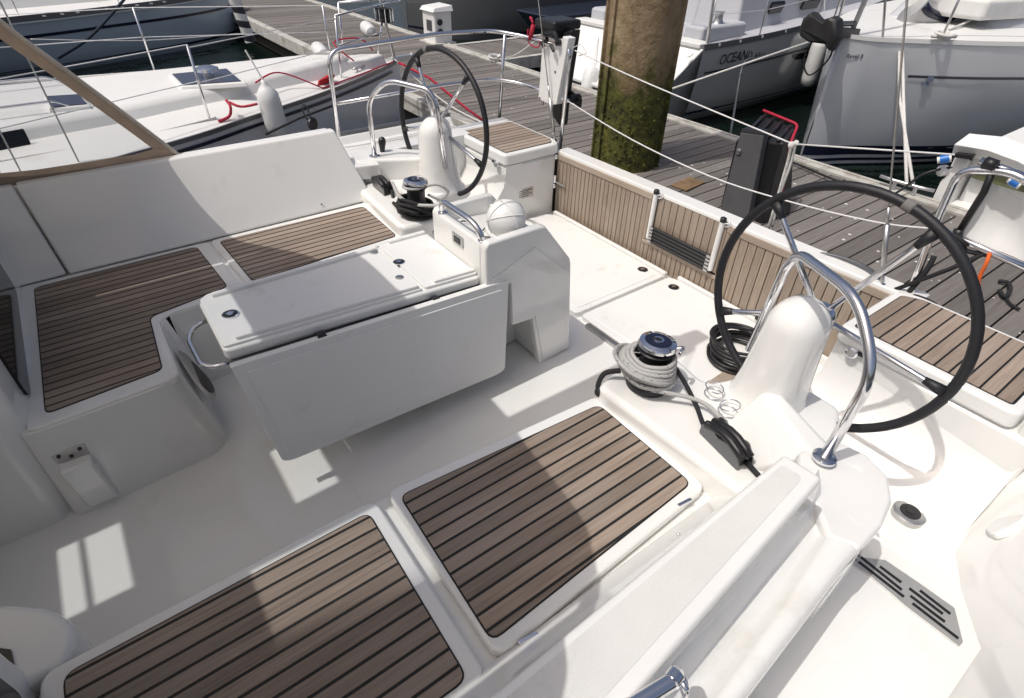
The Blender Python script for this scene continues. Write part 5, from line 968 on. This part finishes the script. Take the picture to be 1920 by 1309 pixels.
# ---- charcoal hull behind the white pedestal
DB = thing('moored_yacht', 'dark charcoal hulled yacht behind the white power pedestal', 'yacht', (9, 12, -.65))
Dn = [(7.15, 12.85, 1.0), (7.6, 11.7, .98), (8.6, 10.75, .95), (10.2, 10.1, .92), (12.5, 9.85, .9), (16, 9.85, .9), (20, 10.0, .9)]
Df = [(7.15, 12.87, 1.0), (7.5, 14.0, .98), (8.4, 15.0, .95), (10, 15.7, .92), (12.5, 16, .9), (16, 16, .9), (20, 15.8, .9)]
boat(Dn, Df, hull_m=HULLK, parent=DB, flare=.06, keel=.2, bands=((-.45, -.50, NAVY),))
posts(DB, [(8.6, 10.85, .96), (10.2, 10.2, .93), (12.5, 9.95, .9)], .6)
for y, lb in ((10.9, 'white fender'), (10.2, 'white fender')): pass
tag(mk('small_boat', [loft([[(9.2 + .10 * (i == 0), 8.62 + .0 * i, z) for z in (0,)] for i in (0,)])] if False else [hexa([(8.9, 8.75, -.5), (12.5, 8.62, -.5), (12.5, 9.75, -.5), (8.9, 9.62, -.5)], [(8.35, 8.60, .12), (12.5, 8.55, .18), (12.5, 9.82, .18), (8.35, 9.78, .12)]), hexa([(8.33, 8.57, .12), (12.5, 8.52, .18), (12.5, 9.85, .18), (8.33, 9.81, .12)], [(8.33, 8.57, .16), (12.5, 8.52, .22), (12.5, 9.85, .22), (8.33, 9.81, .16)])], mat('navy_hull', (.02, .03, .055), .15, coat=.6), None, bevel=.03), 'small navy blue boat lying beyond the finger pontoon', 'boat')
# ---- yacht with name on its quarter, stern to the pontoon
OB = thing('moored_yacht', 'grey hulled yacht with its white scooped stern to the pontoon behind the pile', 'yacht', (8, 5, -.65))
On = [(7.02, 3.56, .42), (8.0, 3.50, .45), (9.5, 3.50, .52), (11.5, 3.65, .62), (13.5, 4.1, .72), (15.5, 5.0, .85)]
Of = [(7.02, 6.35, .42), (8.0, 6.5, .45), (9.5, 6.55, .52), (11.5, 6.45, .62), (13.5, 6.0, .72), (15.5, 5.02, .85)]
N, F_, rows_ = boat(On, Of, hull_m=HULLD, deck_m=DECKG, parent=OB, flare=.10, keel=.5, crown=.06, bands=((-.44, -.50, NAVY),))
ts = [(7.02, 3.56, .44), (7.02, 6.35, .44), (6.42, 6.15, -.30), (6.42, 3.86, -.30)]
mk('transom', [hexa([V(p) + V(.05, 0, -.02) for p in ts], [V(p) for p in ts])], WHITE, OB, bevel=.02)
mk('stern_quarter', ([(7.03, 3.555, .43), (6.42, 3.85, -.30), (6.5, 3.95, -.72), (7.6, 3.86, -.72), (7.6, 3.53, .44), (7.03, 6.36, .43), (6.42, 6.16, -.30), (6.5, 6.06, -.72), (7.6, 6.1, -.72), (7.6, 6.45, .44)], [(0, 1, 2, 3, 4), (5, 6, 7, 8, 9), (1, 6, 7, 2)]), HULLD, OB)
mk('transom_cap', [box(6.98, 7.25, 3.60, 6.30, .43, .50)], DECKW, OB, bevel=.02)
mk('boarding_step', box(6.36, 6.62, 4.2, 5.9, -.28, -.22), DECKW, OB, bevel=.02)
mk('drain_fitting', lathe([(.05, 0), (.05, .012), (.03, .016)], (6.8200, 3.6191, 0.3887), (-.77, 0, .63), 18), WHITE, OB, smooth='ang')
mk('toe_rail', loft([[p + V(0, .004, -.0), p + V(0, -.016, -.0), p + V(0, -.016, .075), p + V(0, .0, .075)] for p in N]), GREYM, OB, smooth='ang')
for i in range(9):
    q = N[2 + i * 2]; mk('rail_slot', lathe([(.022, 0), (.022, .006)], (q.x, q.y - .016, q.z + .045), (0, -1, 0), 8), WHITE, OB)
mk('hull_line', strip2([[V(r[1].x, r[1].y - .006, r[0].z - .30), V(r[1].x, r[1].y - .006, r[0].z - .325)] for r in rows_[1:16]]), BLACK, OB)
mk('hull_window', strip2([[V(x, 3.512, .16), V(x, 3.53, .06)] for x in (9.3, 9.6, 9.9, 10.2)]), SMOKE, OB)
text('lettering', 'OCEANIS 281', .19, (7.36, 3.500, .205), (1, 0.0, .03), (.0, .06, 1), BLACK, OB, .002, .30, 1.0)
cabo = [(8.3, 4.0), (8.3, 6.0), (12.8, 5.8), (13.6, 5.0), (12.8, 4.2)]
mk('coachroof', taper(cabo, [(x + (-.1 if x < 9 else .15), y + (-.1 if y < 5 else .1)) for x, y in cabo], .45, .98), DECKG, OB, bevel=.05)
for y_ in (3.80, 5.85): mk('cockpit_coaming', box(7.25, 8.3, y_, y_ + .35, .42, .66), DECKG, OB, bevel=.05)
mk('cabin_window', [obox((9.2, 3.96, .78), (.18, 0, 0), (0, .015, .02), (0, -.02, .07))], SMOKE, OB, bevel=.01)
mk('cabin_window', [obox((10.2, 3.97, .78), (.25, 0, 0), (0, .015, .02), (0, -.02, .07))], SMOKE, OB, bevel=.01)
mk('sheet_winch', lathe([(.09, 0), (.06, .05), (.06, .12), (.08, .15)], (7.75, 3.95, .66), (0, 0, 1), 16), STEELB, OB, smooth='ang')
posts(OB, [(7.15, 3.62, .5), (8.3, 3.56, .5), (9.8, 3.56, .6)], .62, m=STEELB)
mk('pushpit', tube(fillet([(8.3, 3.56, 1.1), (7.12, 3.62, 1.12), (7.08, 4.4, 1.12)], .15), .014, 8), STEELB, OB, smooth=True)
mk('mainsheet_tackle', tube([(7.15, 3.62, .50), (7.4, 3.9, 1.9)], .022, 8), ALU, OB, smooth=True)
mk('backstay', tube([(7.1, 4.9, .5), (8.5, 5.0, 9)], .008, 6), STEELB, OB)
hangfender('white fender hanging against the white stern behind the pile', (6.5500, 5.2692, 0.0193), (6.3500, 5.1444, -0.4452), .13, rope_to=(6.9000, 5.5809, 0.3126))
hangfender('long grey white fender hanging on the side of the grey hulled yacht', (9.72, 3.34, .44), (9.70, 3.34, -.34), .12, rope_to=(9.75, 3.5, .9))
tag(mk('tight_white_line', tube([(5.9431, 3.2000, 0.1012), (7.7451, 2.4000, 0.6543)], .014, 7), ROPEW, None, smooth=True), 'taut white line in front of the grey hulled yacht', 'rope')
tag(mk('riser_hose', tube(spline([(5.6879, 1.9311, -0.1500), (6.6000, 2.5684, 0.0159), (7.0000, 2.8632, 0.3374), (7.2000, 2.8991, 0.4221)], 6), .014, 7), GREYM, None, smooth=True), 'grey hose curving up from the pontoon past the named hull', 'hose')
# ---- big white yacht at right, bow to the pontoon
WB = thing('moored_yacht', 'large white yacht with navy stripes at upper right, bow to the pontoon', 'yacht', (9, 1, -.65))
Wn = [(7.0, 1.66, .86), (7.22, 1.44, .84), (7.55, 1.20, .83), (8.57, .38, .83), (10.2, -.50, .84), (12.5, -1.0, .86), (16, -1.1, .9)]
Wf = [(7.0, 1.68, .86), (7.25, 1.90, .84), (7.6, 2.10, .83), (8.6, 2.62, .83), (10.2, 3.05, .84), (12.5, 3.2, .86), (16, 3.2, .9)]
N, F_, rows_ = boat(Wn, Wf, hull_m=HULLS, parent=WB, flare=.34, keel=.5, crown=.10, bands=((-.38, -.50, NAVY), (-.545, -.585, NAVY), (-.63, -.70, NAVY)))
mk('stem_edge', tube([(6.985, 1.67, .86), (7.03, 1.67, .0), (7.14, 1.70, -.7)], .028, 10), HULLS, WB, smooth=True)
mk('toe_rail', loft([[p + V(0, .004, -.01), p + V(0, -.014, -.01), p + V(0, -.010, .035), p + V(0, .02, .035)] for p in N[1:]]), DECKW, WB, smooth='ang')
def whull(x, z):
    k = min(range(len(rows_) - 1), key=lambda i: abs(rows_[i][0].x - x)); r0 = rows_[k]
    t = (r0[0].z - z) / (r0[0].z + .72); j = min(int(t * 5), 4); p = r0[j].lerp(r0[j + 1], t * 5 - j); return p
mk('pin_stripe', strip2([[whull(r[0].x, r[0].z - .36) + V(-.008, -.008, .014), whull(r[0].x, r[0].z - .36) + V(-.008, -.008, -.014)] for r in rows_[11:]]), NAVY, WB)
mk('hull_window', strip2([[whull(r[0].x, .26) + V(-.008, -.01, .0), whull(r[0].x, .13) + V(-.008, -.01, 0)] for r in rows_[17:]]), SMOKE, WB)
p0 = whull(7.07, .62); p1 = whull(7.4, .62)
text('lettering', 'Revel 3', .062, whull(7.07, .68) + V(-.012, -.016, -.03), p1 - p0, (0, 0.05, 1), NAVY, WB, .002, .2)
q0 = whull(7.85, .44); q1 = whull(8.1, .44); du = (q1 - q0).normalized()
em = mk('emblem', [obox(q0 + V(-.012, -.014, .015) + du * .03, du * .035, V(0, 0, 0) + du.cross(V(0, 0, 1)) * .003, V(0, .01, .03) + du * .012), obox(q0 + V(-.012, -.014, -.05) + du * .0, du * .035, du.cross(V(0, 0, 1)) * .003, V(0, .01, .02) + du * .01)], mat('emblem_blue', (.10, .12, .17), .5), WB)
mk('coachroof', taper([(9.2, .95), (9.2, 2.0), (10.5, 2.4), (16, 2.4), (16, -.2), (11, .1)], [(8.8, .85), (8.8, 2.1), (10.3, 2.6), (16, 2.6), (16, -.4), (10.8, -.1)], .84, 1.18), DECKG, WB, bevel=.06)
for g in (tube(fillet([(7.35, 1.38, .86), (7.15, 1.50, 1.50), (7.0, 1.68, 1.52), (7.2, 1.9, 1.50), (7.4, 1.98, .86)], .12), .014, 8), tube([(7.9, .98, .85), (7.92, .98, 1.45)], .014, 8), tube([(7.15, 1.50, 1.48), (7.92, .98, 1.45), (9.4, .02, 1.45)], .013, 8), tube([(7.9, 2.3, .85), (7.92, 2.3, 1.45)], .014, 8)):
    mk('pulpit_tube', g, STEELB, WB, smooth=True)
mk('forestay', tube([(7.18, 1.67, .9), (8.6, 1.6, 9)], .03, 8), WHITE, WB, smooth=True)
mk('bow_roller', [obox((7.02, 1.67, .90), (.22, 0, -.02), (0, .07, 0), (0, 0, .05))], DARKM, WB, bevel=.01)
mk('anchor_shank', [tube(fillet([(7.2, 1.67, .98), (6.84, 1.67, 1.0), (6.70, 1.67, .86)], .08), .03, 8)], GREYM, WB, smooth=True)
mk('mooring_cleat', [tube([(7.72, 1.02, .90), (7.95, .86, .90)], .02, 8), tube(coil((7.83, .95, .88), .06, .09, 0, .05, 3, 0, .2), .016, 7)], ROPEW, WB, smooth=True)
bc = V((6.7200, 1.7872, 0.9570))
ac = [(6.7200, 2.0324, 0.9034), (6.7200, 2.0201, 1.0344), (6.7200, 1.9459, 1.1010), (6.7200, 1.7778, 1.0161), (6.7200, 1.6866, 1.0892), (6.7200, 1.6082, 1.0627), (6.7200, 1.5417, 0.8953), (6.7200, 1.5612, 0.8183), (6.7200, 1.5710, 0.7469), (6.7200, 1.6855, 0.8106), (6.7200, 1.8594, 0.8014), (6.7200, 1.9897, 0.8433)]
acr = []
for dx, k in ((-.10, .78), (-.07, .95), (.0, 1.0), (.07, .95), (.10, .8)):
    c_ = sum((V(p) for p in ac), V(0, 0, 0)) / len(ac); acr.append([c_.lerp(V(p), k) + V(dx * (1 - .5 * (i in (3, 9))), 0, 0) for i, p in enumerate(ac)])
tag(mk('anchor_cover', loft(acr), mat('black_cover', (.02, .02, .02), .55, bump=.5, bscale=22, var=.3, vscale=10), None, bevel=.012, seg=2), 'black cover bagged over the bow anchor of the large white yacht', 'cover')
tag(mk('anchor_lashing', [tube(spline([bc + V(0, .06, -.12), bc + V(0, .10, -.35), bc + V(.05, .0, -.50), bc + V(.1, -.14, -.30), bc + V(.05, -.15, -.08)], 7), .010, 6)], ROPEB, None, smooth=True), 'black lashing looped under the covered bow anchor', 'rope')
tag(mk('bow_line', [tube([(7.7500, 1.3670, 0.8254), (6.9000, 0.7871, 0.4180), (5.7600, -0.0796, -0.0358)], .016, 7), tube([(7.7500, 1.3322, 0.8304), (6.9000, 0.7455, 0.4268), (5.7600, -0.0280, -0.0531)], .016, 7)], ROPEW, None, smooth=True), 'doubled white bow rope from the large white yacht down to the cleat', 'rope')
dg = thing('inflatable_dinghy', 'grey and white inflatable dinghy lashed on the foredeck of the large white yacht', 'dinghy', (9.6, 1.2, 1.1))
dn = spline([(8.5000, 1.6548, 1.0617), (8.6000, 1.5834, 0.9883), (9.0000, 1.5024, 0.9247), (9.8000, 1.3976, 0.9842), (10.8000, 1.1594, 1.1549)], 6)
mk('tube', tube(dn, .20, 14), mat('dinghy_grey', (.50, .50, .49), .5, var=.06, vscale=3), dg, smooth=True)
mk('rub_band', tube([p + V(-.09, -.15, .04) for p in dn], .055, 10), NAVY, dg, smooth=True)
mk('floor', hexa([(8.6, .9, 1.0), (11, .2, 1.0), (11, 1.6, 1.0), (8.6, 1.8, 1.0)], [(8.6, .9, 1.22), (11, .2, 1.25), (11, 1.6, 1.25), (8.6, 1.8, 1.22)]), CLOTH, dg, bevel=.05)
tag(mk('dinghy_lashing', tube(spline([(9.2000, 1.1716, 1.1884), (9.0000, 1.0844, 1.0381), (8.7000, 1.0756, 0.9620), (8.3000, 1.0833, 0.9165)], 6), .014, 6), ROPEW, None, smooth=True), 'white rope lashing down the inflatable dinghy', 'rope')
# ---- white stern close beyond the pontoon at right
RB = thing('motor_boat', 'white motor boat stern with a faceted locker lid at the right edge', 'motor boat', (6.4, -1.2, -.65))
mk('hull', hexa([(5.98, -3.4, -.75), (10, -3.2, -.75), (10, -.8, -.75), (5.98, -.45, -.75)], [(5.90, -3.6, -.18), (10, -3.4, .2), (10, -.6, .2), (5.90, -.30, -.18)]), WHITE, RB, bevel=.04)
mk('rub_rail', box(5.85, 5.93, -3.5, -.30, -.26, -.17), WHITE, RB, bevel=.02)
pn = [(5.9500, -0.2318, -0.2362), (5.9500, -0.2268, 0.0078), (5.9500, -0.2471, 0.0455), (5.9500, -0.2419, 0.2546), (5.9500, -0.3596, 0.2502), (5.9500, -0.3857, -0.2554)]
n_ = len(pn); mk('quarter_panel', ([(p[0] + dx, p[1], p[2]) for dx in (0, .5) for p in pn], [tuple(range(n_ - 1, -1, -1)), tuple(range(n_, 2 * n_))] + [(i, (i + 1) % n_, n_ + (i + 1) % n_, n_ + i) for i in range(n_)]), WHITE, RB, bevel=.012)
mk('inner_bulkhead', [box(6.10, 6.2, -3.2, -.40, -.2, .12)], WHITE, RB, bevel=.01)
mk('bench', [box(6.02, 6.12, -1.2, -.42, .08, .16)], mat('mossy_bench', (.13, .14, .07), .8, var=.2, vscale=12), RB, bevel=.01)
lp = [(5.9000, -0.2022, 0.3446), (5.9800, -0.2539, 0.4487), (6.1500, -0.4738, 0.4450), (6.1000, -0.8086, 0.4134), (5.9000, -0.9339, 0.2875), (5.9000, -0.7057, 0.3443), (5.8800, -0.4687, 0.3803)]
lo = [V(p) + V(.06, 0, -.10) for p in lp]; n_ = len(lp)
mk('locker_lid', ([*[V(p) for p in lp], *lo], [tuple(range(n_)), tuple(range(2 * n_ - 1, n_ - 1, -1))] + [(i, (i + 1) % n_, n_ + (i + 1) % n_, n_ + i) for i in range(n_)]), WHITE, RB, bevel=.012, seg=3)
mk('locker_body', [box(6.02, 7.2, -1.6, -.36, .16, .36)], WHITE, RB, bevel=.02)
for c0, c1, lb in (((5.8600, -0.1486, 0.1901), (5.9000, -0.2360, 0.2331), 'blue and white shore power plug beside the white motor boat'), ((5.8600, -0.7266, 0.2010), (5.8600, -0.8258, 0.1773), 'blue and white plug lying in the stern of the white motor boat')):
    t = thing('power_plug', lb, 'plug', c0, 'blue plugs'); c0 = V(c0); c1 = V(c1)
    mk('grip', tube([c0.lerp(c1, .2), c1.lerp(c0, .15)], .040, 12), BLUEP, t, smooth='ang'); mk('collar', tube([c0, c0.lerp(c1, .22)], .030, 12), WHITE, t, smooth='ang'); mk('collar', tube([c1.lerp(c0, .18), c1], .036, 12), WHITE, t, smooth='ang')
mk('cap_boss', lathe([(.05, 0), (.05, .05), (.035, .06)], (5.9800, -0.2140, 0.0902), (-1, .5, 0), 14), WHITE, RB, smooth='ang')
mk('cleat_black', [obox((5.9000, -0.3221, 0.2778), (.03, 0, 0), (0, .07, -.01), (0, 0, .02)), tube([(5.9000, -0.3336, 0.2907), (5.9000, -0.3917, 0.2598)], .014, 6)], BLACK, RB, bevel=.004)

# gull droppings and lichen spots scattered on the pontoon boards
gens = []
for _ in range(150):
    x, y = rnd.uniform(3.6, 5.6), rnd.choice((rnd.uniform(-1.6, 3.5), rnd.uniform(-1.6, 9)))
    r = rnd.uniform(.005, .017); gens.append(lathe([(r, 0), (r * .6, .0025)], (x, y, ZD), (0, 0, 1), 7))
dp = mk('droppings', gens, mat('lime_white', (.62, .61, .57), .9), pon); dp['kind'] = 'stuff'
